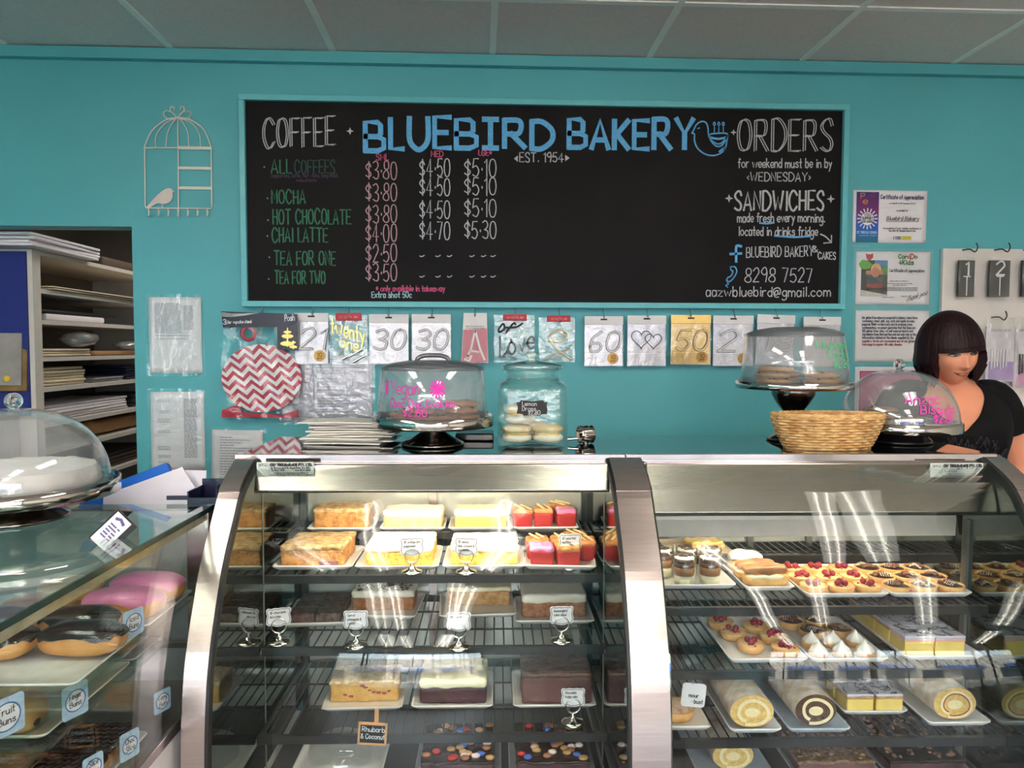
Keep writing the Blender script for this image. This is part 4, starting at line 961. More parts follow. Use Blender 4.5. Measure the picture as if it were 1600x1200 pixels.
def scatter(name, mat, n, r, flatk=.5, seed=1, box=.9, j=.35):
    def f(t, w, d, z):
        R_ = random.Random(seed); mb = MB()
        for k in range(n): mb.ball((R_.uniform(-.5, .5)*w*box, R_.uniform(-.5, .5)*d*box, z+r*.15), r*R_.uniform(.6, 1.2), 4, R_.uniform(.7, 1.6), R_.uniform(.7, 1.6), flatk, j, seed=k)
        o = mb.build(name, mat, t); o['kind'] = 'stuff'
    return f
def lines_on(mat, n, amp, w_, seed=1, name='icing_lines'):
    def f(t, w, d, z):
        R_ = random.Random(seed); mb = MB()
        for k in range(n):
            y = -d*.46+d*.92*(k+.5)/n
            pts = [(-w*.47+w*.94*i/14, y+amp*(1 if (i+k) % 2 else -1)*R_.uniform(.4, 1), z+.0008) for i in range(15)]
            mb.tube(smooth_path(pts, 4), w_, 5)
        mb.build(name, mat, t)
    return f
# -- cake case: top shelf, front
P1 = S1A+.005
wavy_plate('white wavy plate under the front apple crumble cake', -.489, 2.035, .212, .20, S1A); wavy_plate('white wavy plate under the front passionfruit slab', -.265, 2.035, .222, .20, S1A)
wavy_plate('white wavy plate under the front lemon slab', -.032, 2.035, .222, .20, S1A); wavy_plate('white wavy plate under the front red loaf cakes', .178, 2.03, .192, .21, S1A, -.08)
for k, (y, lab) in enumerate(((1.962, 'apple crumble cake at the front left of the lit top shelf'), (2.052, 'back piece of the front left apple crumble cake'))):
    t = slab('crumble_cake', lab, -.578+.01*k, -.410+.004*k, y, .084 if k == 0 else .066, P1, .048, .008, APPLE, CRUMB, seed=3+k)
    if k == 0: MB().rbox(.05, .003, .012, .0014, 4, .002, 5, (.045, -.0425, .003)).build('berry_patch', M('purple_fruit', (110, 40, 60), .4), t)
for k, (y, lab) in enumerate(((1.962, 'white iced passionfruit slab, front piece beside the apple crumble cake'), (2.055, 'white iced passionfruit slab, back piece with yellow edge'))):
    slab('iced_cake', lab, -.352, -.172, y, .082 if k == 0 else .064, P1, .040, .016, GOLDS, ICE, seed=11+k)
slab('iced_cake', 'thickly white iced lemon slab on the middle plate of the lit top shelf', -.122, .060, 1.965, .145, P1, .038, .018, GOLDS, ICE, seed=17)
# red mini loaves
def loaf(label, x, y, z, rz=0, pink=False, w=.066, d=.060):
    t = cthing('mini_loaf_cake', label, 'cake', x, y, z, rz)
    mb = MB(); mb.rbox(w, d, .046, .006, 5, .0006, 2, taper=.12); mb.build('paper_case', M('red_paper_case', (156, 32, 34), .6, var=.08), t, weld=.0002)
    MB().rbox(w*.99, d*.99, .018, .008, 6, .0035, int(x*991), (0, 0, .039), 50).build('cake_top', PINKI if pink else M('golden_brown_crust', (196, 134, 78), .7, col2=(150, 92, 56), scale=50, bump=.6), t, weld=.0002)
    if not pink:
        for s in (-.008, .012): MB().rbox(.007, .05, .004, .0018, 3, .0008, 3).build('dried_stick', M('dried_fruit_strip', (226, 200, 150), .6, var=.1), t, loc=(s, .002, .057), rot=(.12, 0, .5))
    return t
ll = [('pink topped red loaf cake at the front of the top shelf', .124, 1.972, 0, True), ('red loaf cake right of the pink topped front one', .194, 1.972, .05, False), ('red loaf cake in the second row, left side', .116, 2.044, .1, False), ('red loaf cake in the second row, middle', .184, 2.044, -.1, False), ('red loaf cake in the second row at the right end', .246, 2.026, -.05, False), ('red loaf cake at the back right of the front plate', .228, 2.092, .15, False)]
for lab, x, y, rz, pk_ in ll: loaf(lab, x, y, P1 if y < 2.1 else P1, rz, pk_)
# -- raised rack behind
ZR = STEPA; PR_ = ZR+.005
for lab, x in (('white plate under the rear apple crumble cake', -.456), ('white plate under the rear pale slab', -.245), ('white plate under the rear lemon loaf', -.045), ('white plate under the rear red loaf cakes', .148)): wavy_plate(lab, x, 2.2, .19, .14, ZR)
slab('crumble_cake', 'apple crumble cake on the raised rack at the back left', -.535, -.375, 2.15, .095, PR_, .050, .010, APPLE, CRUMB, seed=23)
slab('iced_cake', 'pale iced slab on the raised rack second from the left', -.332, -.160, 2.15, .09, PR_, .036, .018, sponge('pale_sponge', (216, 182, 126), (230, 200, 148)), ICE, seed=25)
slab('iced_cake', 'lemon loaf on the raised rack third from the left', -.122, .030, 2.155, .085, PR_, .034, .020, M('lemon_sponge', (224, 190, 92), .8, var=.1, bump=.5), CREAMI, seed=27)
for lab, x, y, rz, pk_ in (('red loaf cake at the left front of the raised rack plate', .078, 2.17, .1, False), ('red loaf cake at the middle of the raised rack plate', .142, 2.175, -.1, False), ('pink topped red loaf at the right of the raised rack plate', .208, 2.17, .1, True), ('red loaf cake behind the others on the raised rack', .196, 2.232, .6, False)): loaf(lab, x, y, PR_, rz, pk_, .060, .052)
# -- second shelf
P2 = S2A+.005
wavy_plate('white plate under the brownies on the second shelf', -.500, 2.095, .185, .20, S2A, .05); wavy_plate('white wavy plate under the carrot cake', -.325, 2.15, .205, .20, S2A, -.06); wavy_plate('white wavy plate under the banana cake', -.056, 2.155, .22, .20, S2A, .07); wavy_plate('white wavy plate under the hummingbird cake', .165, 2.105, .22, .20, S2A)
for r in range(3):
    for c in range(2):
        t = cthing('brownie', f'chocolate brownie square, {("front", "middle", "back")[r]} row {("left", "right")[c]} on the second shelf plate', 'cake', -.538+c*.072, 2.035+r*.058, P2, .05)
        MB().rbox(.069, .055, .032, .004, 6, .002, r*3+c, fs=60).build('crumb', BROWNIE, t, weld=.0002)
slab('carrot_cake', 'carrot cake with white icing and chocolate shavings on the second shelf', -.418, -.240, 2.115, .10, P2, .040, .018, CARROT, ICE, seed=31, topn=scatter('chocolate_shavings', SHAV, 90, .004, .4, 3))
slab('banana_cake', 'banana cake with thin cream icing on the second shelf', -.145, .042, 2.15, .105, P2, .046, .010, BANANA, CREAMI, seed=35)
slab('hummingbird_cake', 'brown hummingbird cake with thick white icing on the second shelf right end', .075, .257, 2.05, .15, P2, .044, .024, HUMM, ICE, seed=37)
# -- third shelf
P3 = S3A+.005
wavy_plate('white wavy plate under the rhubarb cake', -.363, 2.035, .215, .20, S3A, .03); wavy_plate('white wavy plate under the cream iced mud cake', -.118, 2.05, .22, .22, S3A); wavy_plate('white wavy plate under the chocolate fudge cake', .160, 2.05, .225, .22, S3A)
t = slab('rhubarb_cake', 'yellow rhubarb and coconut cake on the third shelf', -.456, -.270, 1.985, .10, P3, .054, .006, RHUB, M('coconut_top', (190, 150, 100), .8, col2=(226, 206, 170), scale=90, bump=.8), seed=41, rz=.03)
mb = MB()
for k, (x, z) in enumerate(((-.005, .046), (.004, .041), (.014, .034), (.026, .028), (.040, .026), (.055, .024), (.07, .03), (-.052, .022), (-.036, .017))): mb.ball((x, -.049, z), .006, 5, 1.3, .35, .7, .4, seed=k)
mb.build('rhubarb_pieces', M('rhubarb_pink', (150, 66, 70), .5, var=.2), t)
slab('mud_cake', 'dark mud cake with deep cream icing in the middle of the third shelf', -.208, -.026, 1.97, .15, P3, .046, .022, MUD, CREAMI, seed=43)
slab('fudge_cake', 'tall chocolate fudge cake at the right of the third shelf', .072, .262, 1.965, .15, P3, .076, .008, FUDGE, M('fudge_icing', (66, 42, 38), .4, col2=(98, 70, 60), scale=60, bump=.8), seed=45)
# -- bottom deck
PD = .42+.005
t = wavy_plate('white deep plate at the bottom left of the cake case', -.42, 1.96, .24, .24, .42)
o = MB().lathe([(.001, .060), (.05, .056), (.085, .035), (.09, .004)], 32).build('glass_cover', clear('cover_clear', f0=.07)); ctag(o, 'small clear cover on the bottom left plate', 'cover', -.42, 1.96, .4375)
for nm_, lab, x in (('rocky_road', 'rocky road slab with red sweets at the bottom of the cake case', -.10), ('rocky_road', 'rocky road slab with nuts and sweets at the bottom right of the cake case', .15)):
    tray(f'clear grey tray under the {"left" if x < 0 else "right"} rocky road', x-.115, x+.115, 1.85, 2.09, .42, .01, M('grey_tray', (150, 154, 160), .3))
    t = slab('rocky_road', lab, x-.095, x+.095, 1.87, .20, PD, .04, .004, MUD, CHOC, seed=int(50+x*10))
    R_ = random.Random(int(x*100))
    for mi, (cn, cl) in enumerate((('nut', (186, 140, 90)), ('nut', (150, 96, 60)), ('red_sweet', (180, 40, 40)), ('blue_sweet', (60, 90, 170)), ('marshmallow', (226, 200, 196)))):
        for k in range(9 if cn == 'nut' else 4):
            MB().ball((0, 0, 0), .010, 6, 1.2, .9, .6, .2, seed=k).build(cn, M('topping_'+cn+str(mi), cl, .4), t, loc=(R_.uniform(-.085, .085), R_.uniform(-.09, .09), .047))
# -- card holders
CARDM = M('name_card', (232, 228, 232), .5, var=.02)
CHROME = M('chrome', (206, 202, 196), .08, 1, var=.02)
CARD_OUT = [(-.5, .30), (-.5, .42), (-.42, .5), (-.28, .46), (-.16, .5), (0, .47), (.16, .5), (.28, .46), (.42, .5), (.5, .42), (.5, .30), (.46, .1), (.5, -.1), (.5, -.3), (.42, -.42), (.25, -.42), (.1, -.5), (-.1, -.5), (-.25, -.42), (-.42, -.42), (-.5, -.3), (-.5, -.1), (-.46, .1)]
def card_holder(label, px, py, z, rows, rz=0, s=1.0):
    x, y = shelfpt(px, py, z); t = cthing('card_holder', label, 'card holder', x, y+.028, z, rz)
    MB().lathe([(.0005, 0), (.030, 0), (.031, .003), (.026, .007), (.013, .010), (.007, .016), (.0035, .022), (.0035, .026), (.001, .028)], 26).build('base', CHROME, t)
    mb = MB()
    for dy in (-.002, .002): mb.tube([(.019*math.sin(2*PI*k/28), dy, .045-.019*math.cos(2*PI*k/28)) for k in range(28)], .0014, 6, True)
    mb.build('ring', CHROME, t)
    W_, H_ = .062*s, .050*s; zc = .068
    c = MB().prism([(a*W_, zc+b*H_) for a, b in CARD_OUT], -.0007, .0007).build('card', CARDM, t)
    mb = MB(); q = [(a*W_*.9, zc+b*H_*.88) for a, b in CARD_OUT]; lay_ = lambda u, v: (u, -.0012, v); ribbon(mb, q+[q[0]], .0014, lay_); mb.build('border', INK, c)
    mb = MB()
    for k, s_ in enumerate(rows): write(mb, s_, -.021*s, zc+.010-k*.0105, -.021*s+min(.042*s, .0032*len(s_)), .0062, .0011, lay_)
    mb.build('lettering', INK, c)
    return t
for a in (('name card on a ring stand before the passionfruit slab', 642, 899, S1A, ['GF orange and', 'poppyseed'], .15), ('name card on a ring stand before the lemon slab', 728, 899, S1A, ['GF lemon,', 'lime, coconut &', 'pistachio'], -.1), ('name card on a ring stand before the red loaves', 892, 892, S1A, ['GF assorted', 'muffins'], .1),
          ('name card tilted left before the brownies', 431, 1011, S2A, ['GF chocolate', 'brownies'], .3), ('name card before the carrot cake', 553, 1016, S2A, ['Carrot', 'pineapple &', 'walnut'], .05), ('name card before the banana cake', 716, 1019, S2A, ['Banana cake'], -.05), ('name card before the hummingbird cake', 879, 1008, S2A, ['Hummingbird', 'cake slice'], .05),
          ('name card before the chocolate fudge cake', 897, 1138, S3A, ['Chocolate', 'fudge cake'], .0)): card_holder(*a)
# chalk tag
x, z = facept(581, 1163, 1.808); t = cthing('chalk_tag', 'small blackboard tag on a peg in front of the rhubarb cake', 'sign', x, 1.808, z)
WOODT = M('tag_wood', (196, 142, 92), .6, var=.12, scale=60)
fr = MB(); W_, H_ = .072, .056
for a, b, c, d in ((-W_/2, W_/2, 0, .005), (-W_/2, W_/2, H_-.005, H_), (-W_/2, -W_/2+.005, 0, H_), (W_/2-.005, W_/2, 0, H_)): fr.box(a, b, -.004, .002, c, d)
fr.build('frame', WOODT, t, rot=(0, .07, 0)); MB().box(-W_/2+.004, W_/2-.004, -.002, .001, .004, H_-.004).build('panel', MATS['blackboard'], t, rot=(0, .07, 0))
MB().box(.004, .014, .002, .008, .02, .088).build('peg', WOODT, t, rot=(0, .04, 0))
mb = MB(); lay_ = lambda u, v: (u, -.0028, v); write(mb, 'Rhubarb', -.026, .034, .03, .012, .0018, lay_); write(mb, '& Coconut', -.028, .016, .031, .012, .0018, lay_); mb.build('lettering', CHW, t, rot=(0, .07, 0))

# ---------------------------------------------------------------- pastry case, top shelf
tray('white tray under the layered dessert cups', .43, .645, 1.925, 2.11, S1B); tray('long white tray under the choux eclairs', .66, .795, 1.905, 2.11, S1B)
TF = tray('white tray of raspberry tarts on the top shelf', .80, 1.02, 1.85, 2.11, S1B); TC = tray('white tray of chocolate tarts at the right end of the top shelf', 1.024, 1.238, 1.85, 2.11, S1B)
QB = S1B+.005
def cup(label, x, y):
    t = cthing('dessert_cup', label, 'dessert', x, y, QB)
    MB().lathe([(.027, .0), (.0275, .001), (.0285, .04), (.031, .086), (.0305, .086), (.028, .04), (.0268, .003)], 24, cap0=True).build('cup', clear('clear_cup', f0=.06), t)
    for nm_, z0_, z1_, m_ in (('cream_layer', .004, .028, CREAMI), ('caramel_layer', .0282, .050, M('caramel_mousse', (170, 112, 72), .5, var=.05)), ('mocha_layer', .0502, .062, M('mocha_mousse', (116, 74, 52), .5, var=.05)), ('chocolate_layer', .0622, .074, M('dark_mousse', (60, 32, 26), .4))):
        r0, r1 = .0262+.0000*z0_+z0_*.022, .0262+z1_*.022; MB().lathe([(.0005, z0_), (r0, z0_), (r1, z1_), (.0005, z1_)], 20).build(nm_, m_, t)
    mb = MB(); R_ = random.Random(int(x*9999))
    mb.lathe([(.0268, .0742), (.022, .0775), (.012, .0790), (.0005, .0795)], 20); mb.build('cream_top', ICE, t)
    mb = MB()
    for k in range(16): a, r_ = R_.uniform(0, 6.3), R_.uniform(.006, .023); mb.ball((r_*math.cos(a), r_*math.sin(a), .0815), .0052, 4, 1.3, .9, .6, .3, seed=k)
    mb.build('chocolate_chips', M('dark_chocolate', (50, 30, 26), .4), t)
for lab, x, y in (('layered dessert cup, front left of the pair nearest the glass', .512, 1.965), ('layered dessert cup, front right of the pair nearest the glass', .582, 1.965), ('layered dessert cup in the back row at the left', .470, 2.04), ('layered dessert cup in the back row, middle', .538, 2.04), ('layered dessert cup in the back row at the right', .606, 2.04)): cup(lab, x, y)
def eclair(name, label, x, y, z, ln, w, h, top, topname, rz=0, base=PASTRY, seed=1, ridge=True):
    t = cthing(name, label, 'pastry', x, y, z, rz)
    MB().sball(ln, w, h*.85, .62, jit=.004, seed=seed, fs=30).build('choux', base, t)
    if ridge: MB().sball(ln*.93, w*.96, h*.34, .6, (0, -.003, h*.42), jit=.004, seed=seed+4, fs=45).build('cream', CREAMI, t)
    MB().sball(ln*.98, w*.95, h*.62, .62, (0, .004, h*.52), t0=lambda a: -.3+.25*math.sin(a*3+seed), jit=.005, seed=seed+7, fs=30).build(topname, top, t)
    return t
CARI = M('caramel_glaze', (142, 96, 62), .35, col2=(180, 130, 86), scale=25, bump=.4)
eclair('eclair', 'choux eclair with caramel top at the front of the long tray', .728, 1.945, QB, .125, .055, .052, CARI, 'glaze', .12, seed=3)
eclair('eclair', 'choux eclair lying behind the front eclair', .722, 2.002, QB, .12, .05, .05, CARI, 'glaze', .3, seed=5)
eclair('cream_bun', 'white sugared cream bun at the back of the long tray', .715, 2.068, QB, .10, .055, .055, M('icing_sugar', (238, 230, 222), .8, var=.03), 'sugared_top', .1, seed=8)
SHELLM = M('tart_shell', (226, 180, 116), .7, col2=(206, 152, 92), scale=40, bump=.3)
CUST = M('custard_filling', (232, 190, 136), .35, var=.06); CHF = M('chocolate_filling', (60, 36, 30), .3, var=.15)
def make_tart(fill, kind):
    t = thing('tart', 'x', 'tart')
    MB().lathe([(.0005, 0), (.029, 0), (.031, .003), (.0355, .020), (.0335, .021), (.031, .015), (.0005, .014)], 26, rr=lambda a: 1+.012*math.cos(18*a)).build('tart_shell', SHELLM, t)
    MB().lathe([(.0325, .0165), (.024, .0195), (.0005, .0205)], 22).build('filling', fill, t)
    R_ = random.Random(hash(kind) % 7 if False else len(kind))
    if kind == 'raspberry':
        for k, (a, r_) in enumerate(((.5, .012), (2.8, .013), (4.6, .010))): MB().ball((r_*math.cos(a), r_*math.sin(a), .0265), .0085, 6, 1, 1, .95, .15, seed=k).build('raspberry', BERRY, t)
        mb = MB()
        for k in range(9): a, r_ = R_.uniform(0, 6.3), R_.uniform(.004, .026); mb.ball((r_*math.cos(a), r_*math.sin(a), .0205), .003, 4, 1.3, 1, .6, .3, seed=k)
        mb.build('crumbs', BERRY, t)
    else:
        mb = MB()
        for k in range(16): a, r_ = R_.uniform(0, 6.3), R_.uniform(.0, .022); mb.ball((r_*math.cos(a)+.004, r_*math.sin(a), .0225+.006*(1-r_/.022)), .0055, 4, 1.2, 1, .7, .3, seed=k)
        mb.build('chocolate_pieces', M('milk_chocolate_pieces', (112, 72, 52), .5, var=.2), t)
        mb = MB()
        for k in range(5): mb.tube(smooth_path([(-.028+.006*k, -.012, .024), (-.02+.006*k, .004, .030), (-.024+.006*k, .018, .0235)], 4), .0007, 4)
        mb.build('white_drizzle', ICE, t)
    return t
TR = make_tart(CUST, 'raspberry'); TCH = make_tart(CHF, 'chocolate')
first = {}
ROWS = ('front row', 'second row', 'back row'); COLS = ('left', 'middle', 'right')
for base, kind, x0, where in ((TR, 'raspberry', .838, 'the top shelf raspberry tray'), (TCH, 'chocolate', 1.058, 'the top shelf chocolate tart tray')):
    for r in range(3):
        for c in range(3):
            lab = f'{kind} tart in the {ROWS[r]} {COLS[c]} of {where}'
            o = dup(base, CW(x0+c*.072, 1.895+r*.076, QB), TURN+.9*(r*3+c), lab); o['group'] = kind+' tarts on the top shelf'
# rear step of the pastry case
wavy_plate('white plate on the raised rack at the back left of the pastry case', .60, 2.178, .19, .15, STEPB, mat=M('beige_china', (214, 196, 170), .3))
t = cthing('omelette_tart', 'flat yellow fruit tart on the raised rack plate', 'tart', .625, 2.175, STEPB+.006, .1)
MB().rbox(.11, .07, .020, .009, 7, .003, 6, fs=30).build('crust', PASTRY, t, weld=.0002); MB().rbox(.10, .06, .012, .005, 7, .004, 8, (0, 0, .015), 45).build('filling', M('yellow_fruit', (220, 176, 66), .35, col2=(236, 206, 110), scale=50, bump=.5), t, weld=.0002)
tray('grey steel tray at the far left of the raised rack', .40, .49, 2.135, 2.26, STEPB, .02, M('grey_metal_tray', (170, 168, 160), .3, .7))
# ---------------------------------------------------------------- pastry case, second shelf
Q2 = S2B+.005
tray('white tray of raspberry tarts on the second shelf', .585, .785, 1.79, 2.08, S2B); tray('white tray with chocolate tarts and meringue kisses', .79, .99, 1.79, 2.08, S2B)
for k, (x, y) in enumerate(((.635, 2.03), (.725, 2.0), (.645, 1.955), (.745, 1.925), (.665, 1.87), (.745, 1.845))):
    o = dup(TR, CW(x, y, Q2), TURN+k, f'raspberry tart on the second shelf tray, number {k+1} counting from the back'); o['group'] = 'raspberry tarts on the second shelf'
for k, (x, y) in enumerate(((.835, 2.03), (.91, 2.035), (.865, 1.96), (.945, 1.97))):
    o = dup(TCH, CW(x, y, Q2), TURN+k, f'chocolate tart on the second shelf behind the meringue kisses, {("back left", "back right", "front left", "front right")[k]}'); o['group'] = 'chocolate tarts on the second shelf'
MER = M('meringue', (238, 234, 230), .6, var=.02)
def kiss():
    t = thing('meringue_tart', 'x', 'tart')
    MB().lathe([(.0005, 0), (.022, 0), (.025, .012), (.0235, .013), (.0005, .011)], 22).build('tart_shell', SHELLM, t)
    MB().lathe([(.020, .0115), (.021, .016), (.018, .022), (.012, .028), (.006, .033), (.0025, .039), (.0003, .043)], 24, rr=lambda a: 1+.10*math.cos(7*a)).build('meringue', MER, t)
    return t
KS = kiss()
for k, (x, y) in enumerate(((.835, 1.895), (.893, 1.895), (.955, 1.90), (.825, 1.83), (.885, 1.832), (.945, 1.83))):
    o = dup(KS, CW(x, y, Q2), TURN+k, f'white meringue kiss tart, {("back", "front")[k//3]} row {("left", "middle", "right")[k % 3]} on the second shelf tray'); o['group'] = 'meringue kiss tarts'
for b in (TR, TCH, KS):
    for ch in list(b.children): bpy.data.objects.remove(ch)
    bpy.data.objects.remove(b)
tray('long white tray under the feathered vanilla slices', 1.035, 1.238, 1.80, 2.16, S2B)
VCUST = M('vanilla_custard', (226, 196, 106), .55, var=.05, bump=.2); VPAS = M('slice_pastry', (190, 140, 86), .7, var=.15, scale=60, bump=.4); FEA = M('feather_lines', (40, 36, 46), .4); PKI = M('pale_pink_icing', (226, 170, 170), .35, var=.04); LIL = M('lilac_icing', (196, 192, 206), .35, var=.03)
def squiggle(t, w, d, z, seed):
    R_ = random.Random(seed); mb = MB()
    for k in range(9):
        x, y, a = R_.uniform(-.42, .42)*w, R_.uniform(-.42, .42)*d, R_.uniform(0, 6.3); pts = [(x, y, z)]
        for q in range(5):
            a += R_.uniform(-1.3, 1.3); x = max(-w*.47, min(w*.47, x+.011*math.cos(a))); y = max(-d*.47, min(d*.47, y+.011*math.sin(a))); pts.append((x, y, z))
        mb.tube(smooth_path(pts, 4), .0009, 5)
    mb.build('feathered_lines', FEA, t)
def vslice(label, x, y, z, w, d, h, ice, grp, lines=True, pinkish=False):
    t = cthing('vanilla_slice', label, 'slice', x, y, z, 0, grp)
    MB().rbox(w, d, .005, .002, 5, .001, 3).build('bottom_pastry', VPAS, t, weld=.0002)
    MB().rbox(w*.985, d*.985, h*.68, .003, 6, .0012, int(x*1e3), (0, 0, .004)).build('custard', VCUST, t, weld=.0002)
    MB().rbox(w, d, .008, .002, 5, .0014, 5, (0, 0, h*.68+.003)).build('top_pastry', PKI if pinkish else VPAS, t, weld=.0002)
    MB().rbox(w*1.01, d*1.01, h*.14, .003, 6, .0012, 8, (0, 0, h*.68+.010)).build('icing', ice, t, weld=.0002)
    if lines: squiggle(t, w, d, h*.82+.0105, int(x*1e3+y*7e3))
for r in range(4):
    for c in range(2): vslice(f'vanilla slice, row {r+1} from the front, {("left", "right")[c]} column on the second shelf', 1.078+c*.079, 1.85+r*.076, Q2, .077, .074, .058, LIL, 'vanilla slices on the second shelf', True, r == 0)
# ---------------------------------------------------------------- pastry case, third shelf
Q3 = S3B+.005
def roll(label, x, y, z, ln, rx, rz_, skin, crumb, fill, rows, dust=None):
    t = cthing('swiss_roll', label, 'cake', x, y, z)
    prof = lambda s, dy: [(s*rx*math.cos(2*PI*k/40), dy, rz_+s*rz_*math.sin(2*PI*k/40)*(1 if math.sin(2*PI*k/40) > 0 else .96)) for k in range(40)]
    MB().loft([prof(.97, 0), prof(1, .006), prof(1, ln)], False, True).build('sponge_outside', skin, t)
    MB().loft([prof(.972, .0005), prof(.2, .0002)], False, True, False).build('sponge_face', crumb, t)
    mb = MB(); pts = []
    for k in range(40):
        a = -1.9+k*.155; s = .80-.006*k+.03*math.sin(k*.43+rx*300); pts.append((s*rx*math.cos(a), rz_+s*rz_*math.sin(a)))
    ribbon(mb, pts, rx*.15, lambda u, v: (u, -.0012, v)); mb.build('cream_swirl', fill, t)
    mb = MB(); mb.add([(rx*.34*math.cos(2*PI*k/20), -.0010, rz_*.98+rz_*.28*math.sin(2*PI*k/20)) for k in range(20)], [tuple(range(20))]); mb.build('cream_centre', fill, t)
    if rows:
        mb = MB(); pts2 = [(p[0]*.90, rz_+(p[1]-rz_)*.90) for p in pts]; ribbon(mb, pts2, rx*.05, lambda u, v: (u, -.0016, v)); mb.build('jam_swirl', rows, t)
    return t
RC_ = M('roll_cream', (230, 212, 168), .6, var=.06, scale=120, bump=.3); JAM = M('jam', (130, 36, 44), .3); YS = sponge('yellow_roll_sponge', (206, 166, 92), (224, 188, 118)); CS = sponge('cocoa_roll_sponge', (66, 38, 28), (92, 58, 42))
SUGAR = M('sugared_skin', (226, 216, 206), .8, col2=(190, 160, 130), scale=30)
tray('long white tray under the yellow swiss roll', .57, .70, 1.735, 2.11, S3B); tray('long grey tray under the chocolate swiss roll', .715, .87, 1.735, 2.11, S3B, mat=M('blue_grey_tray', (176, 186, 200), .25)); tray('white tray under the small vanilla slices', .89, 1.06, 1.82, 2.06, S3B); tray('long white tray under the jam swiss roll', 1.075, 1.236, 1.76, 2.12, S3B)
roll('yellow swiss roll with cream on the third shelf', .632, 1.76, Q3, .26, .056, .042, SUGAR, YS, RC_, None); roll('chocolate swiss roll with cream on the third shelf', .793, 1.765, Q3, .27, .053, .042, SUGAR, CS, RC_, None); roll('jam swiss roll with white skin at the right of the third shelf', 1.158, 1.79, Q3, .24, .056, .043, SUGAR, YS, RC_, JAM)
for r in range(2):
    for c in range(2): vslice(f'small vanilla slice, {("front", "back")[r]} {("left", "right")[c]} of the third shelf tray', .936+c*.076, 1.86+r*.075, Q3, .070, .068, .052, LIL, 'vanilla slices on the third shelf')
wavy_plate('white plate with one small tart at the left of the third shelf', .455, 1.83, .15, .15, S3B)
t = cthing('berry_tart', 'pale berry tart half behind the steel pillar on the third shelf', 'tart', .46, 1.83, S3B+.006); MB().lathe([(.0005, 0), (.042, 0), (.05, .024), (.047, .025), (.0005, .02)], 28).build('tart_shell', SHELLM, t); MB().lathe([(.047, .0225), (.03, .028), (.0005, .03)], 24).build('filling', M('pale_berry_cream', (226, 196, 170), .5, col2=(170, 70, 70), scale=60, lo=.5, hi=.8), t)
x, z = facept(1078, 1100, 1.80); t = cthing('price_tag', 'white hanging tag with handwriting beside the steel pillar', 'sign', x, 1.78, z); MB().prism(rrect(.060, .060, .008, 4, 0, .033), -.001, .001).build('card', CARDM, t, rot=(0, .1, 0)); MB().tube(smooth_path([(.0, 0, .06), (.004, .004, .078), (.002, .02, .082), (.0, .026, .07)], 5), .003, 6).build('clip', CELLO, t)
mb = MB(); write(mb, 'mour', -.012, .028, .012, .010, .0018, lambda u, v: (u, -.0018, v)); write(mb, '~ bust', -.004, .013, .024, .010, .0018, lambda u, v: (u, -.0018, v)); mb.build('lettering', INK, t, rot=(0, .1, 0))
# bottom deck of the pastry case
NUTM = M('chopped_nuts', (84, 56, 42), .6, col2=(150, 112, 80), scale=90, bump=.8)
tray('tray of nut slices at the bottom of the pastry case', .77, 1.0, 1.82, 2.10, .44, .012, MATS['grey_tray']); slab('nut_slice', 'nut topped slice slab at the bottom of the pastry case', .785, .985, 1.84, .24, .445, .03, .006, FUDGE, NUTM, seed=61, topn=scatter('chopped_nuts', NUTM, 150, .006, .6, 4))
tray('tray of chocolate crackle at the bottom right of the pastry case', 1.01, 1.238, 1.82, 2.10, .44, .012, MATS['grey_tray']); slab('chocolate_slice', 'dark chocolate slice with mixed nuts at the bottom right corner', 1.025, 1.225, 1.84, .24, .445, .03, .006, MUD, CHOC, seed=63, topn=scatter('chopped_nuts', NUTM, 90, .007, .6, 6))
tray('grey tray with a roll at the bottom left of the pastry case', .52, .72, 1.82, 2.10, .44, .012, MATS['blue_grey_tray']); roll('yellow swiss roll seen under the third shelf', .62, 1.86, .445, .2, .055, .04, SUGAR, YS, RC_, None)

# ---------------------------------------------------------------- donut case
LT = M('clear_grey_tray', (206, 206, 204), .25)
tray('white tray of pink iced buns on the upper glass shelf', -.93, LX-.025, 1.455, 1.675, SL1, .008, LT); tray('white tray of chocolate eclairs on the upper glass shelf', -1.05, LX-.025, 1.20, 1.45, SL1, .008, LT)
tray('white sheet tray on the lower glass shelf', -1.1, -.768, 1.24, 1.54, SL2, .01, M('cream_tray', (214, 208, 190), .4)); tray('tray of dark chocolate slices on the floor of the donut case', -1.05, LX-.03, 1.16, 1.46, SLD, .008, LT); tray('tray of long plain buns at the back of the lower glass shelf', -1.02, -.768, 1.55, 1.68, SL2, .008, LT)
BUN = M('glazed_bun', (186, 120, 62), .35, col2=(214, 156, 92), scale=12, bump=.1); CHOCG = M('chocolate_glaze', (40, 22, 20), .15, var=.2, bump=.15, bscale=25)
def bun(name, label, x, y, z, ln, w, h, ic, icn, rz=0, seed=1, lines=None):
    t = cthing(name, label, 'bun', x, y, z, rz)
    MB().sball(ln, w, h, .62, jit=.002, seed=seed).build('dough', BUN, t)
    if ic: MB().sball(ln+.004, w+.004, h+.003, .62, t0=lambda a: .16+.10*math.sin(a*5+seed)+.06*math.sin(a*11), jit=.002, seed=seed).build(icn, ic, t)
    if lines: lines(t, ln*.62, w*.8, h*1.03)
    return t
ZB = SL1+.006
bun('iced_bun', 'pink iced finger bun at the back of the upper glass shelf', -.765, 1.612, ZB, .16, .082, .060, PINKI, 'icing', -.1, 2)
bun('iced_bun', 'pink iced finger bun nearer the front of the upper glass shelf', -.770, 1.52, ZB, .16, .084, .056, PINKI, 'icing', -.05, 4)
BEIGE = M('beige_icing', (196, 160, 124), .35, var=.06); WLINE = M('white_icing_line', (232, 220, 204), .4)
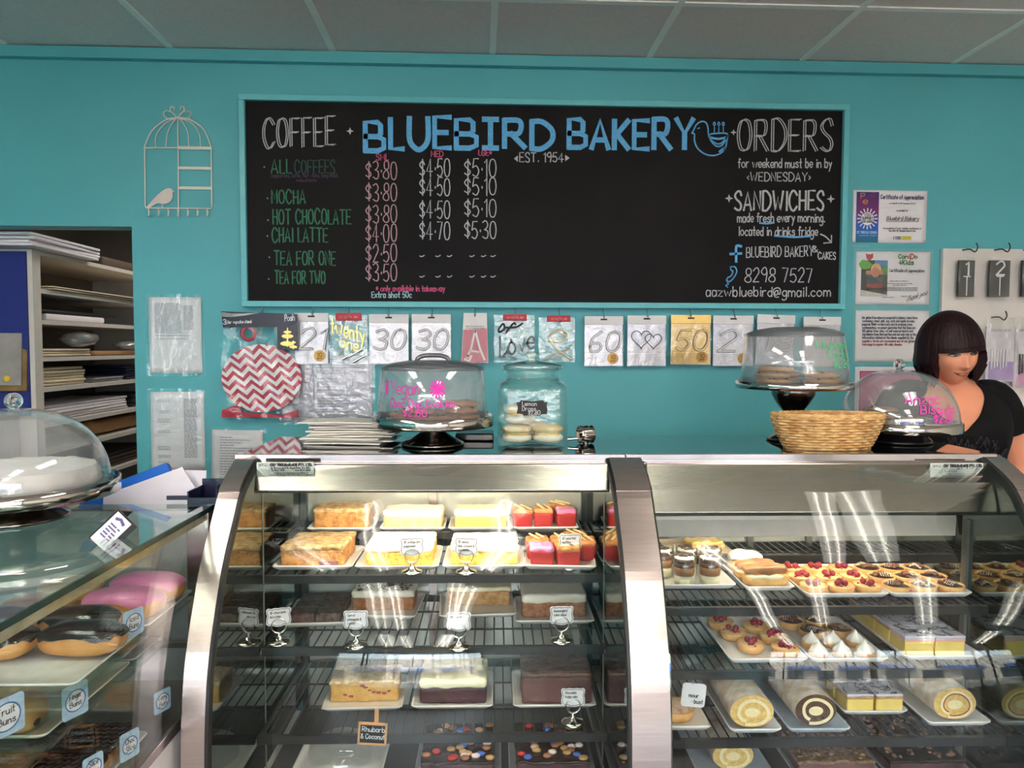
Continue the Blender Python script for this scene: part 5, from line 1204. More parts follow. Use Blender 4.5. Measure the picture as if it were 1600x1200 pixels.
bun('iced_bun', 'beige iced bun with white stripes left of the pink buns', -.925, 1.60, ZB, .13, .075, .052, BEIGE, 'icing', 0, 6, lines_on(WLINE, 7, .002, .0012, 2))
bun('iced_bun', 'plain caramel iced bun in front of the striped bun', -.935, 1.505, ZB, .14, .07, .048, M('caramel_icing', (168, 112, 86), .35, var=.06), 'icing', 0, 8)
for k, (lab, x, y) in enumerate((('chocolate eclair at the right front of the upper glass shelf', -.752, 1.335), ('chocolate eclair left of the right front one', -.905, 1.32), ('chocolate eclair behind the front pair', -.80, 1.41), ('chocolate eclair at the picture edge on the upper glass shelf', -.955, 1.405))):
    bun('chocolate_eclair', lab, x, y, ZB, .148, .076, .056, CHOCG, 'chocolate', -.03*k, 10+k)
bun('fruit_bun', 'round glazed fruit bun at the front of the lower glass shelf', -.83, 1.275, SL2+.006, .075, .07, .062, None, '', 0, 15); bun('fruit_bun', 'sugared fruit bun behind the front fruit bun', -.90, 1.36, SL2+.006, .08, .075, .064, None, '', 0, 17)
o = bpy.data.objects['fruit_bun']; MB().ball((.034, -.012, .02), .009, 6, .6, 1, .7, .3).build('sultana', M('sultana', (60, 34, 26), .4), o)
bun('long_bun', 'long plain bun at the back of the lower glass shelf', -.86, 1.60, SL2+.006, .15, .06, .05, M('pale_bun_top', (196, 168, 140), .5), 'topping', 0, 19)
for k, (lab, x, y) in enumerate((('chocolate topped slice at the right end of the case floor', -.765, 1.385), ('chocolate topped slice left of the right end one', -.885, 1.39), ('chocolate topped slice nearest the camera on the case floor', -.76, 1.27), ('chocolate topped slice at the front left of the case floor', -.885, 1.27))):
    t = cthing('chocolate_slice', lab, 'slice', x, y, SLD+.006, 0); MB().rbox(.112, .10, .026, .004, 6, .002, k).build('base', sponge('slice_base', (150, 100, 56), (176, 126, 76)), t, weld=.0002); MB().rbox(.114, .102, .012, .005, 7, .003, k+4, (0, 0, .024)).build('chocolate', CHOCG, t, weld=.0002); lines_on(M('chocolate_ridge', (66, 44, 40), .25), 6, .004, .0011, k)(t, .11, .1, .036)
CBL = M('card_pale_blue', (176, 200, 222), .5, var=.12, scale=120); RING = M('card_blue_ring', (70, 110, 170), .5)
for lab, px, py, pxs, rows, w_, h_ in (('blue and white price card before the pink buns', 209, 993, -.680, ['Iced', 'Buns'], 0.044, 0.050), ('blue and white price card before the cream sheet tray', 118, 1120, -.745, ['Finger', 'Buns'], 0.049, 0.060), ('blue and white fruit buns card at the picture edge', 10, 1150, -.690, ['Fruit', 'Buns'], 0.052, 0.055), ('blue and white price card before the long plain bun', 254, 1112, -.690, ['Long', 'Bun'], 0.041, 0.046), ('blue and white price card before the dark slices', 203, 1185, -.684, ['Choc', 'Slice'], 0.041, 0.052), ('blue and white price card cut by the bottom picture edge', 146, 1218, -.676, ['Slice', 'tray'], 0.037, 0.042)):
    p = pixel(px, py, 0, pxs, RC); t = cthing('price_card', lab, 'price card', pxs, p.y, p.z, 1.15)
    MB().prism(rrect(w_, h_, .005, 3, 0, h_/2), -.0008, .0008).build('card', CBL, t); lay_ = lambda u, v: (u, -.0014, v)
    mb = MB(); r_ = w_*.38; mb.add([(r_*math.cos(2*PI*k/28), -.0011, h_/2+r_*math.sin(2*PI*k/28)) for k in range(28)], [tuple(range(28))]); mb.build('white_disc', CARDM, t)
    mb = MB(); ribbon(mb, [(r_*math.cos(2*PI*k/28), h_/2+r_*math.sin(2*PI*k/28)) for k in range(29)], .0022, lay_); mb.build('ring', RING, t)
    mb = MB(); [write(mb, s_, -r_*.6, h_/2+.004-k*.014, r_*.6, .010, .0013, lay_) for k, s_ in enumerate(rows)]; mb.build('lettering', INK, t)
    MB().box(-.004, .004, .001, .012, 0, .004).build('foot', CELLO, t)
# ---------------------------------------------------------------- on the counters
CT = 1.2805
SILVER = M('polished_silver', (206, 200, 194), .07, 1, var=.02)
SILVD = M('dark_silver', (120, 112, 108), .16, 1, var=.05)
COVER = clear('cover_plastic', tint=(.94, .94, .95), f0=.07, milky=.10, rough=.01)
LIDM = M('lid_smoky', (104, 106, 110), .22, alpha=.78, var=.04)
DOME = clear('dome_plastic', tint=(.95, .96, .97), f0=.06, milky=.07, rough=.0)
MAG = M('magenta_pen', (226, 40, 170), .6, var=.1, scale=120); GRNP = M('green_pen', (60, 190, 120), .6, var=.1, scale=120)
def cake_stand(label, x, y, z, r, base, stem, plate_z, rim=.016, dark=SILVD, name='cake_stand'):
    t = cthing(name, label, 'cake stand', x, y, z)
    MB().lathe(base, 48).build('base', dark, t)
    if stem: MB().lathe(stem, 40).build('stem', dark, t)
    n = 64; fl = lambda a: 1+.0012*math.cos(32*a)
    MB().lathe([(.0005, plate_z-.006), (r*.55, plate_z-.008), (r*.93, plate_z-.006)], n).lathe([(.0005, plate_z), (r*.93, plate_z), (r*.965, plate_z+.003)], n).build('plate', SILVER, t)
    MB().lathe([(r*.93, plate_z-.006), (r*.985, plate_z-rim*.6), (r, plate_z-rim*.55), (r, plate_z+rim*.5), (r*.985, plate_z+rim*.55), (r*.965, plate_z+.003)], n*2, rr=fl).build('rim', SILVER, t)
    return t
def cover(t, r0, r1, h, pz):
    MB().lathe([(r0, pz+.002), (r0*.5+r1*.5+.002, pz+h*.5), (r1+.002, pz+h*.94), (r1-.004, pz+h)], 56).build('cover', COVER, t, solid=.0015)
    lid = MB().lathe([(r1+.003, pz+h-.008), (r1+.004, pz+h-.001), (r1-.004, pz+h+.004), (r1*.82, pz+h+.011), (r1*.5, pz+h+.018), (.0005, pz+h+.020)], 48).build('cover_lid', LIDM, t, label='smoky grey lid top')
    return lid
# vegan cookie stand
VX, VY = -.174, 2.03
t = cake_stand('low silver cake stand with pink vegan choc chip lettering on its cover', VX, VY, CT, .167, [(.0005, .002), (.084, 0), (.088, .003), (.085, .009), (.060, .020), (.035, .036), (.026, .050), (.024, .066)], None, .070, .026)
lid = cover(t, .152, .138, .142, .0735)
MB().tube(smooth_path([(-.046, 0, .226), (-.040, 0, .240), (-.02, 0, .247), (.02, 0, .247), (.040, 0, .240), (.046, 0, .226)], 5), .006, 8).build('handle', M('grey_handle', (110, 110, 112), .3, .4), lid)
def curved(t, R0, R1, zb_, h, phi=0):           # lettering wrapped round the cover
    def fn(u, v):
        rr = R0+(R1-R0)*(v-zb_)/h+.0045; a = u/rr-phi; return (rr*math.sin(a), -rr*math.cos(a), v)
    return fn
fn = curved(t, .152, .138, .0735, .142, -.085)
def pen(t, mat, rows, fn, w=.0024):
    for s_, u0, v0, u1, h, *k in rows:
        mb = MB(); write(mb, s_, u0, v0, u1, h, k[0] if k else w, fn, jit=.06); mb.build('lettering', mat, t)
pen(t, MAG, [('Vegan', -.122, .149, -.036, .034), ('Choc Chip Cookies', -.122, .116, .056, .021), ('$2.80', -.080, .093, -.016, .018)], fn)
mb = MB()
for k in range(7): a = PI*k/7; ribbon(mb, [(.012+.020*math.cos(a), .163+.022*math.sin(a)), (.012-.020*math.cos(a), .163-.022*math.sin(a))], .0045, fn)
mb.build('drawn_star', MAG, t); mb = MB(); ribbon(mb, [(-.142, .150), (-.138, .178)], .010, fn); mb.build('pen_mark', MAG, t)
COOK = M('cookie', (150, 92, 58), .8, col2=(186, 128, 84), scale=50, bump=.8)
def cookie(label, x, y, z, rx=0, ry=0, r=.047, grp=None):
    t = cthing('cookie', label, 'cookie', x, y, z, 0, grp); t.rotation_euler = (rx, ry, TURN)
    MB().lathe([(.0005, 0), (r*.9, 0), (r, .006), (r*.93, .012), (r*.5, .0155), (.0005, .016)], 26, rr=lambda a: 1+.03*math.sin(5*a+x*90)+.02*math.sin(9*a)).build('biscuit', COOK, t)
    mb = MB(); R_ = random.Random(int(abs(x*y)*1e5))
    for k in range(8): a, q = R_.uniform(0, 6.3), R_.uniform(.1, .8)*r; mb.ball((q*math.cos(a), q*math.sin(a), .0148), .0045, 5, 1, 1, .6, .3, seed=k)
    mb.build('chocolate_chips', MATS['dark_chocolate'], t)
cz = CT+.0735
for k, (dx, dy, dz, rx, ry, w_) in enumerate(((.085, -.04, .001, 0, 0, 'lowest at the right front'), (.082, -.035, .0185, 0, .0, 'second layer at the right front'), (.08, -.03, .037, .0, 0, 'top of the right heap'), (-.045, -.06, .001, 0, 0, 'flat at the left front'), (-.04, -.055, .0185, .0, 0, 'stacked at the left front'), (.01, .055, .001, 0, 0, 'flat at the back'), (-.08, .04, .001, 0, 0, 'flat at the back left'), (.015, -.075, .0355, 0, 0, 'leaning in the middle'))):
    if k == 7: dz = .001; dx, dy = .025, -.1
    cookie(f'choc chip cookie under the vegan cover, {w_}', VX+dx, VY+dy, cz+dz, rx, ry)
# wholemeal cookie stand: tall pedestal
HX, HY = .868, 2.128
t = cake_stand('tall silver pedestal stand with green wholemeal lettering behind the wicker basket', HX, HY, CT, .163, [(.0005, .002), (.070, 0), (.074, .003), (.068, .010), (.040, .022), (.018, .040), (.0145, .058)], [(.0145, .058), (.018, .068), (.030, .088), (.048, .112), (.060, .134), (.062, .150), (.058, .157)], .163, .018)
cover(t, .151, .131, .145, .1665)
fn = curved(t, .151, .131, .1665, .145, .387)
pen(t, GRNP, [('Wholemeal', .056, .268, .200, .022, .0026), ('Cookies', .093, .243, .205, .022, .0026), ('$2.80', .112, .216, .195, .022, .0026)], fn)
WC = M('wholemeal_cookie', (176, 120, 62), .85, col2=(206, 158, 96), scale=60, bump=.9); CK0 = COOK; COOK = WC
cz = CT+.1665
for k, (dx, dy, dz, w_) in enumerate(((-.075, -.04, .001, 'lowest at the left'), (-.078, -.038, .0185, 'second from below at the left'), (-.072, -.045, .036, 'top of the left stack'), (.055, -.05, .001, 'lowest at the right'), (.06, -.045, .0185, 'second from below at the right'), (.105, .03, .001, 'far right'), (-.01, .06, .001, 'at the back'), (-.005, .055, .0185, 'stacked at the back'))):
    cookie(f'wholemeal cookie on the tall pedestal, {w_}', HX+dx, HY+dy, cz+dz, r=.05)
COOK = CK0
# anzac dome
AX, AY = 1.158, 2.09
t = cake_stand('low stand with a big clear dome and pink anzac lettering in front of the woman', AX, AY, CT, .164, [(.0005, .002), (.088, 0), (.092, .003), (.088, .010), (.072, .026), (.050, .036), (.034, .042)], None, .050, .024, M('black_stand_base', (28, 27, 28), .18, .3))
def dome(t, R0, H, pz, kr):
    MB().lathe([(R0+.004, pz), (R0, pz+.003)]+[(R0*math.cos(a)**.85, pz+.004+H*math.sin(a)) for a in [PI/2*k/18 for k in range(0, 18)]]+[(.0005, pz+.004+H)], 64).build('dome', DOME, t, solid=.002)
    MB().ball((0, 0, pz+H+.004+kr*1.0), kr, 12).lathe([(.010, pz+H+.002), (.008, pz+H+.008)], 16).build('knob', crystal, t)
crystal = bpy.data.materials.new('crystal'); crystal.use_nodes = True; pb = crystal.node_tree.nodes['Principled BSDF']; pb.inputs['Transmission Weight'].default_value = 1; pb.inputs['Roughness'].default_value = 0; pb.inputs['IOR'].default_value = 1.5
dome(t, .156, .150, .054, .016)
def domefn(R0, H, pz, phi=0):
    def fn(u, v):
        s = max(0, min(.99, (v-pz-.004)/H)); rr = R0*math.cos(math.asin(s))**.85+.004; a = u/max(rr, .03)-phi; return (rr*math.sin(a), -rr*math.cos(a), v)
    return fn
fn = domefn(.156, .150, .052, .506)
pen(t, MAG, [('Anzac', .017, .120, .108, .028, .003), ('Biscuits', .055, .096, .165, .022, .003), ('$2.80', .090, .072, .156, .022, .003)], fn)
ANZ = M('anzac_biscuit', (120, 84, 58), .85, col2=(150, 110, 78), scale=60, bump=.9); COOK = ANZ
for k, (dx, dy, dz, w_) in enumerate(((-.06, -.02, .001, 'bottom left'), (-.055, -.015, .0185, 'second layer left'), (.05, .03, .001, 'bottom right'), (-.065, -.025, .036, 'topmost'), (.0, .08, .001, 'at the back'))): cookie(f'oat biscuit under the anzac dome, {w_}', AX+dx, AY+dy, CT+.0525+dz, r=.045)
COOK = CK0
# wicker basket
WX, WYY = .892, 1.955
WIK = M('wicker', (224, 184, 124), .5, col2=(188, 138, 82), scale=40, bump=.3); t = cthing('wicker_basket', 'oval woven cane basket on the pastry case in front of the tall pedestal', 'basket', WX, WYY, CT)
BXR, BYR, BH = .150, .072, .088
prof_ = lambda f: .72+.28*f**.75
mb = MB(); NS = 34; NR = 12
for j in range(NR):
    z = .003+BH*.92*j/(NR-1); f = z/BH; s = prof_(f)
    mb.tube([(s*BXR*math.cos(2*PI*k/(NS*3))*(1+.022*math.cos(NS/2*2*PI*k/(NS*3)+(j % 2)*PI)), s*BYR*math.sin(2*PI*k/(NS*3))*(1+.044*math.cos(NS/2*2*PI*k/(NS*3)+(j % 2)*PI)), z) for k in range(NS*3)], .0044, 5, True)
mb.build('woven_wall', WIK, t)
mb = MB()
for k in range(NS//1): a = 2*PI*k/NS; mb.tube([(prof_(f)*BXR*math.cos(a), prof_(f)*BYR*math.sin(a), BH*f) for f in (0.02, .3, .6, .95)], .0024, 5)
mb.build('stakes', WIK, t)
mb = MB()
for q in range(3): mb.tube([(BXR*(1.0+.006*math.cos(20*2*PI*k/160+q*2.1))*math.cos(2*PI*k/160), BYR*(1.0+.01*math.cos(20*2*PI*k/160+q*2.1))*math.sin(2*PI*k/160), BH+.003+.003*math.sin(20*2*PI*k/160+q*2.1)) for k in range(160)], .0034, 6, True)
mb.build('rim', WIK, t)
MB().lathe([(.0005, .003), (.70, .003)], 40, sx=BXR, sy=BYR).build('base', WIK, t)
# glass jar with lemon drops
JX, JY = .100, 2.045
t = cthing('glass_jar', 'square glass jar with a black lemon drops label in the middle of the counter', 'jar', JX, JY, CT)
GLS = clear('jar_glass', tint=(.95, .98, .97), f0=.05, bump=30, power=4.5)
mb = MB(); loops = []
for w_, z, r_ in ((.150, .0, .02), (.178, .004, .025), (.186, .014, .028), (.186, .150, .028), (.182, .162, .032), (.168, .172, .05), (.150, .176, .07), (.150, .182, .0745)): loops.append([(a, b*.86, z) for a, b in rrect(w_, w_, min(r_, w_/2-.001), 7)])
mb.loft(loops, True, False); mb.build('jar_body', GLS, t, solid=.004)
MB().lathe([(.073, .178), (.073, .196), (.076, .200), (.073, .206)], 40, sy=.86).build('neck', GLS, t, solid=.003)
lid = MB().lathe([(.070, .207), (.082, .208), (.085, .212), (.085, .218), (.080, .222), (.055, .228), (.02, .232), (.012, .235), (.014, .240), (.020, .246), (.020, .252), (.012, .258), (.0005, .259)], 40, sy=.86).build('jar_lid', clear('lid_glass', tint=(.86, .92, .89), f0=.14, power=2.5), t)
lb = MB().prism([(a*.042, .108+b*.021) for a, b in ((-1, .7), (-.8, .75), (-.7, 1), (0, .85), (.7, 1), (.8, .7), (1, .75), (.93, .2), (1, -.2), (.95, -.8), (.6, -.8), (.5, -1), (0, -.85), (-.5, -1), (-.6, -.8), (-.98, -.7), (-.9, 0))], -.0825, -.0812).build('jar_label', M('black_label', (30, 28, 30), .6), t)
lb.location.x = -.004; mb = MB(); lay_ = lambda u, v: (u, -.0832, v); [write(mb, s_, u0, v0, u1, .011, .0016, lay_) for s_, u0, v0, u1 in (('Lemon', -.026, .114, .012), ('Drops', -.026, .101, .010), ('$2.80', -.010, .0905, .022))]; mb.build('lettering', CHW, lb)
YOYO = M('yoyo_biscuit', (222, 190, 130), .8, col2=(236, 214, 168), scale=40, bump=.5); CUSH = M('powdered_biscuit', (238, 230, 214), .85, var=.03, bump=.3)
for lab, dx, dy, dz in (('lemon drop biscuit at the bottom left of the glass jar', -.0435, -.02, .008), ('lemon drop biscuit at the bottom right of the glass jar', .0435, -.018, .008), ('lemon drop biscuit on top at the left in the jar', -.034, -.015, .061), ('lemon drop biscuit at the back of the jar', .01, .043, .008)):
    o = cthing('sandwich_biscuit', lab, 'biscuit', JX+dx, JY+dy, CT+dz)
    for z0_ in (0, .028): MB().lathe([(.0005, z0_), (.034, z0_), (.0425, z0_+.007), (.0415, z0_+.014), (.026, z0_+.0215), (.0005, z0_+.023)] if z0_ else [(.0005, 0), (.030, .001), (.041, .008), (.0425, .016), (.036, .0225), (.0005, .023)], 26).build('biscuit', CUSH if z0_ == 0 else YOYO, o)
    MB().lathe([(.0005, .0232), (.034, .0232), (.035, .0255), (.034, .0278), (.0005, .0278)], 24).build('filling', M('lemon_filling', (232, 200, 110), .5), o)
# fluted silver ring, black tray, white paper bags
t = cthing('napkin_ring', 'small fluted silver ring lying right of the glass jar', 'ring', .252, 2.06, CT); MB().lathe([(.022, -.02), (.024, -.018), (.0215, -.006), (.024, .004), (.0215, .012), (.024, .02), (.022, .021)], 40, rr=lambda a: 1+.04*math.cos(12*a)).build('fluted_ring', SILVER, t, rot=(0, PI/2, .3), loc=(0, 0, .0255), solid=.0012)
MB().lathe([(.001, 0), (.009, 0), (.009, .002), (.001, .003)], 12).tube([(-.05, 0, .012), (-.022, 0, .014)], .004, 8).build('stem', SILVER, t)
o = MB().box(-.055, .055, -.05, .05, 0, .022).build('black_tray', M('black_gloss', (16, 16, 18), .2), bevel=.004); ctag(o, 'low black tray between the vegan stand and the glass jar', 'tray', -.062, 2.16, CT)
BAG = M('paper_bag_white', (232, 226, 218), .7, var=.03, bump=.25, bscale=18)
R_ = random.Random(4)
for k in range(10):
    z = CT+.001+k*.0064; wv = R_.uniform(0, 6)
    mb = MB(); W2, D2 = .115+R_.uniform(-.008, .008), .066
    mb.rbox(W2*2, D2*2, .0045, .002, 6, 0, fn=lambda P: (P.x, P.y, P.z+.0006*math.sin(P.x*30+wv)))
    o = mb.build('paper_bag', BAG, weld=.0001)
    o.location = CW(-.415+R_.uniform(-.02, .02)+(.01 if k > 6 else 0), 2.10+R_.uniform(-.012, .012), z); o.rotation_euler = (0, 0, TURN+R_.uniform(-.13, .13)-(.12 if k > 7 else 0))
    tag(o, 'flat white paper bag in the stack left of the vegan cookie stand', 'bag', 'white paper bags on the counter')
# ---------------------------------------------------------------- on the donut case
DX, DY = -1.03, 1.59; LT0 = LZ+.0008
t = cake_stand('wide silver cake stand with clear dome over a white meringue cake on the donut case', DX, DY, LT0, .200, [(.0005, .002), (.098, 0), (.102, .003), (.098, .008), (.075, .020), (.045, .034), (.034, .044), (.034, .058)], None, .066, .028)
dome(t, .180, .162, .070, .0175)
t = cthing('pavlova', 'white meringue cake under the dome on the donut case', 'cake', DX, DY, LT0+.0675)
MB().lathe([(.0005, 0), (.150, 0), (.160, .010), (.158, .034), (.150, .044)], 60, rr=lambda a: 1+.02*math.sin(7*a)+.012*math.sin(17*a)).build('meringue_base', M('baked_meringue', (234, 228, 220), .8, var=.03, bump=.6, bscale=40), t)
mb = MB(); mb.grid(lambda i, j: (.152*i*math.cos(2*PI*j), .152*i*math.sin(2*PI*j), .043+.010*(1-i*i)+.006*noise.noise(Vector((i*math.cos(2*PI*j)*5, i*math.sin(2*PI*j)*5, 1)))), 16, 60); mb.build('cream_top', M('whipped_cream', (242, 238, 232), .5, var=.02, bump=.5, bscale=60), t)
# menu card holder
p = shelfpt(139, 841, LZ); t = cthing('menu_holder', 'black menu holder tipped on its corner with a white card on the donut case', 'card holder', p[0], p[1], LT0, -.15)
BA = M('black_acrylic_sheet', (18, 18, 20), .15)
tip = (-.35, math.radians(-42), 0)
MB().box(-.001, .050, -.003, 0, 0, .074).build('backing', BA, t, rot=(-.35, math.radians(42), 0), label='black back plate')
c = MB().box(.003, .040, -.0045, -.0032, .003, .071).build('card', CARDM, t, rot=(-.35, math.radians(42), 0)); c.rotation_euler = (-.35, math.radians(42), 0)
mb = MB(); lay_ = lambda u, v: (u, -.0052, v); dashes(mb, [(.010, .034, .020-.0+.0065*k, .003) for k in range(5)], lay_); ribbon(mb, [(.012, .060), (.020, .064), (.030, .060)], .006, lay_); mb.build('lettering', M('violet_ink', (96, 86, 140), .6), c)
MB().box(.0, .004, .0, .06, 0, .074).build('side_flap', BA, t, rot=(-.35, math.radians(42), 0))
# folder, papers, navy organiser behind the donut case
def vsheet(name, label, cat, pts, y, mat, th=.003, tiltx=-.25):
    P_ = [facept(a, b, y) for a, b in pts]; cx = sum(p[0] for p in P_)/len(P_); z0 = min(p[1] for p in P_)
    o = MB().prism([(p[0]-cx, (p[1]-z0)/math.cos(tiltx)) for p in P_], -th/2, th/2).build(name, mat); ctag(o, label, cat, cx, y, z0); o.rotation_euler = (tiltx, 0, TURN); return o
vsheet('ring_folder', 'bright blue folder leaning behind the donut case under white sheets', 'folder', ((120, 812), (127, 776), (252, 727), (259, 738), (264, 812)), 1.85, M('bright_blue_card', (20, 100, 200), .4), .02)
vsheet('paper_sheet', 'big white sheet leaning against the blue folder', 'paper', ((160, 812), (157, 776), (276, 733), (300, 764), (310, 812)), 1.825, M('bluish_paper', (220, 216, 228), .6, var=.02), .002)
vsheet('notice_sheet', 'white printed sheet standing right of the blue folder', 'paper', ((262, 815), (262, 736), (318, 737), (318, 815)), 1.865, M('bluish_paper', (220, 216, 228)), .002, -.15)
t = cthing('desk_organiser', 'navy plastic desk organiser wedged beside the steel pillar', 'organiser', -.70, 1.80, 1.0905); NAVY = M('navy_plastic', (20, 24, 52), .3)
mb = MB(); mb.box(-.036, .036, -.045, .05, 0, .006); mb.box(-.036, -.032, -.045, .05, 0, .115); mb.box(.032, .036, -.045, .05, 0, .13); mb.box(-.036, .036, .046, .05, 0, .13); mb.box(-.036, .036, -.045, -.041, 0, .10); mb.build('box', NAVY, t); MB().box(-.085, -.036, -.045, -.041, .095, .105).build('handle', NAVY, t)
# ---------------------------------------------------------------- the woman behind the pastry case
SKIN = M('skin', (224, 152, 120), .5, var=.04, scale=14, sss=.12, spec=.3)
HAIRM = M('dark_burgundy_hair', (30, 10, 14), .5, var=.5, scale=90, stretch=(1, 1, .06), bump=.5, bscale=160, spec=.2)
SHIRT = M('black_jersey', (15, 14, 16), .85, var=.15, scale=20, bump=.2, bscale=300, spec=.2)
WXO, WYO = 1.533, 2.455
person = cthing('person', 'woman with a dark bob and black scoop neck top looking aside behind the pastry case', 'person', WXO, WYO, 0)
RINGS = [(.86, 0, .01, .180, .125), (.95, 0, .01, .175, .122), (1.08, 0, .0, .150, .108), (1.20, 0, -.012, .163, .122), (1.28, 0, -.020, .172, .130), (1.34, 0, -.008, .176, .110), (1.385, -.002, .0, .166, .088), (1.415, -.004, .002, .128, .074), (1.440, -.010, -.002, .080, .062), (1.462, -.020, -.010, .058, .055)]
def ring(z):
    for i in range(len(RINGS)-1):
        a, b = RINGS[i], RINGS[i+1]
        if z <= b[0] or i == len(RINGS)-2:
            t = max(0, min(1, (z-a[0])/(b[0]-a[0]))); p, q = RINGS[max(i-1, 0)], RINGS[min(i+2, len(RINGS)-1)]
            f = lambda k: .5*((2*a[k])+(b[k]-p[k])*t+(2*p[k]-5*a[k]+4*b[k]-q[k])*t*t+(3*a[k]-p[k]-3*b[k]+q[k])*t**3)
            return [f(k) for k in range(1, 5)]
def T(a, z, s=1.0, o=0):
    cx, cy, rx, ry = ring(z); c, sn = math.cos(a), math.sin(a); e = .86
    bx = math.copysign(abs(c)**e, c); by = math.copysign(abs(sn)**e, sn)
    bust = .018*math.exp(-((z-1.255)/.05)**2)*math.exp(-((abs(c)-.42)/.25)**2) if sn < 0 else 0
    return (cx+(rx*s+o)*bx, cy+(ry*s+o)*by-bust, z)
HX0, HY0, HZ0 = 1.490-WXO, 2.385-WYO, 1.5435
hrot = Matrix.Rotation(math.radians(-5), 3, 'Y') @ Matrix.Rotation(math.radians(4), 3, 'X') @ Matrix.Rotation(math.radians(-3), 3, 'Z')
def HP(p): q = hrot @ Vector(p); return (q.x+HX0, q.y+HY0, q.z+HZ0)
G2 = lambda u, v, su, sv: math.exp(-(u/su)**2-(v/sv)**2)
def headpt(th, ph):              # th around (0 = face), ph from chin (-90) to crown
    sx, sy, sz = math.sin(th)*math.cos(ph), -math.cos(th)*math.cos(ph), math.sin(ph)
    x, y, z = .074*sx, .092*sy, .1115*sz
    if z < -.005:
        k = min(1, (-.005-z)/.105); x *= 1-.34*k**1.5
        if y > 0: y *= 1-.55*k
        else: y *= 1+.02*k
    if sy < 0:
        y = y*.94
        y -= .024*math.exp(-(x/.0105)**2)*max(0, min(1, (.004-z)/.052))*(1 if z > -.049 else max(0, 1-(-.049-z)/.010))
        y -= .007*G2(abs(x)-.011, z+.046, .007, .008)
        y += .0055*G2(abs(x)-.031, z+.005, .017, .012); y -= .004*G2(abs(x)-.03, z-.020, .03, .010)
        y -= .007*G2(abs(x)-.040, z+.038, .020, .020)
        y -= .006*G2(x, z+.067, .020, .0055); y -= .006*G2(x, z+.078, .017, .0055); y += .006*G2(x, z+.0725, .026, .0022)
        y -= .010*G2(x, z+.100, .020, .016)
    return (x, y, z)
mb = MB()
NT, NP = 96, 84
loops = [[HP(headpt(2*PI*k/NT, -PI/2+PI*(j+.02)/(NP+.04))) for k in range(NT)] for j in range(NP+1)]
mb.loft(loops)
for s in (-1, 1):                # ears
    mb.lathe([(.0005, -.004), (.012, -.003), (.017, .002), (.015, .005), (.006, .002), (.0005, .001)], 16, c=HP((s*.072, .012, -.02)), sx=.45, sy=1)
zz = [.86+i*(1.462-.86)/34 for i in range(35)]
mb.loft([[T(2*PI*k/56, z) for k in range(56)] for z in zz])
nk = [(-.010, -.002, 1.40, .066, .060), (-.018, -.010, 1.43, .058, .056), (-.030, -.022, 1.458, .052, .053), (HX0+.006, HY0+.028, 1.485, .050, .052), (HX0+.002, HY0+.026, 1.53, .050, .052)]
mb.loft([[(x+rx*math.cos(2*PI*k/36), y+ry*math.sin(2*PI*k/36), z) for k in range(36)] for x, y, z, rx, ry in nk])
def limb(mb, pts, rs, n=20): mb.tube(smooth_path(pts, 6), [rs[min(int(i/6), len(rs)-2)]*(1-(i % 6)/6)+rs[min(int(i/6)+1, len(rs)-1)]*((i % 6)/6) for i in range((len(pts)-1)*6+1)], n)
SHL, ELL, WRL = (.168, .0, 1.372), (.262, .02, 1.12), (.235, -.12, .97)
SHR, ELR, WRR = (-.172, .0, 1.372), (-.235, .03, 1.12), (-.20, -.06, .935)
for sh, el, wr_, s in ((SHL, ELL, WRL, 1), (SHR, ELR, WRR, -1)):
    limb(mb, [(sh[0]-s*.05, sh[1], sh[2]-.0), sh, tuple((a+b)/2+(s*.012 if i == 0 else 0) for i, (a, b) in enumerate(zip(sh, el))), el, tuple((a+b)/2 for a, b in zip(el, wr_)), wr_], [.052, .056, .048, .040, .038, .026])
    w = Vector(wr_); d = (w-Vector(el)).normalized(); side = d.cross(Vector((0, 0, 1))).normalized(); nrm = side.cross(d)
    palm = w+d*.045; mb.tube([w-d*.01, w+d*.02, palm, w+d*.085], [.024, .030, .033, .026], 14)
    for k, (o_, ln) in enumerate(((-.027, .062), (-.009, .072), (.009, .067), (.026, .054))):
        b0 = w+d*.080+side*o_; mb.tube(smooth_path([b0-d*.02, b0, b0+d*ln*.5-nrm*.008, b0+d*ln*.85-nrm*.026], 4), .0085, 10)
    b0 = w+d*.03-side*s*.026; mb.tube(smooth_path([b0, b0-side*s*.020+d*.025, b0-side*s*.026+d*.055-nrm*.01], 4), .0095, 10)
bo = mb.build('body', SKIN, person)
rm = bo.modifiers.new('skin_surface', 'REMESH'); rm.mode = 'VOXEL'; rm.voxel_size = .0032; rm.use_smooth_shade = True
sm_ = bo.modifiers.new('soft', 'SMOOTH'); sm_.factor = .5; sm_.iterations = 2
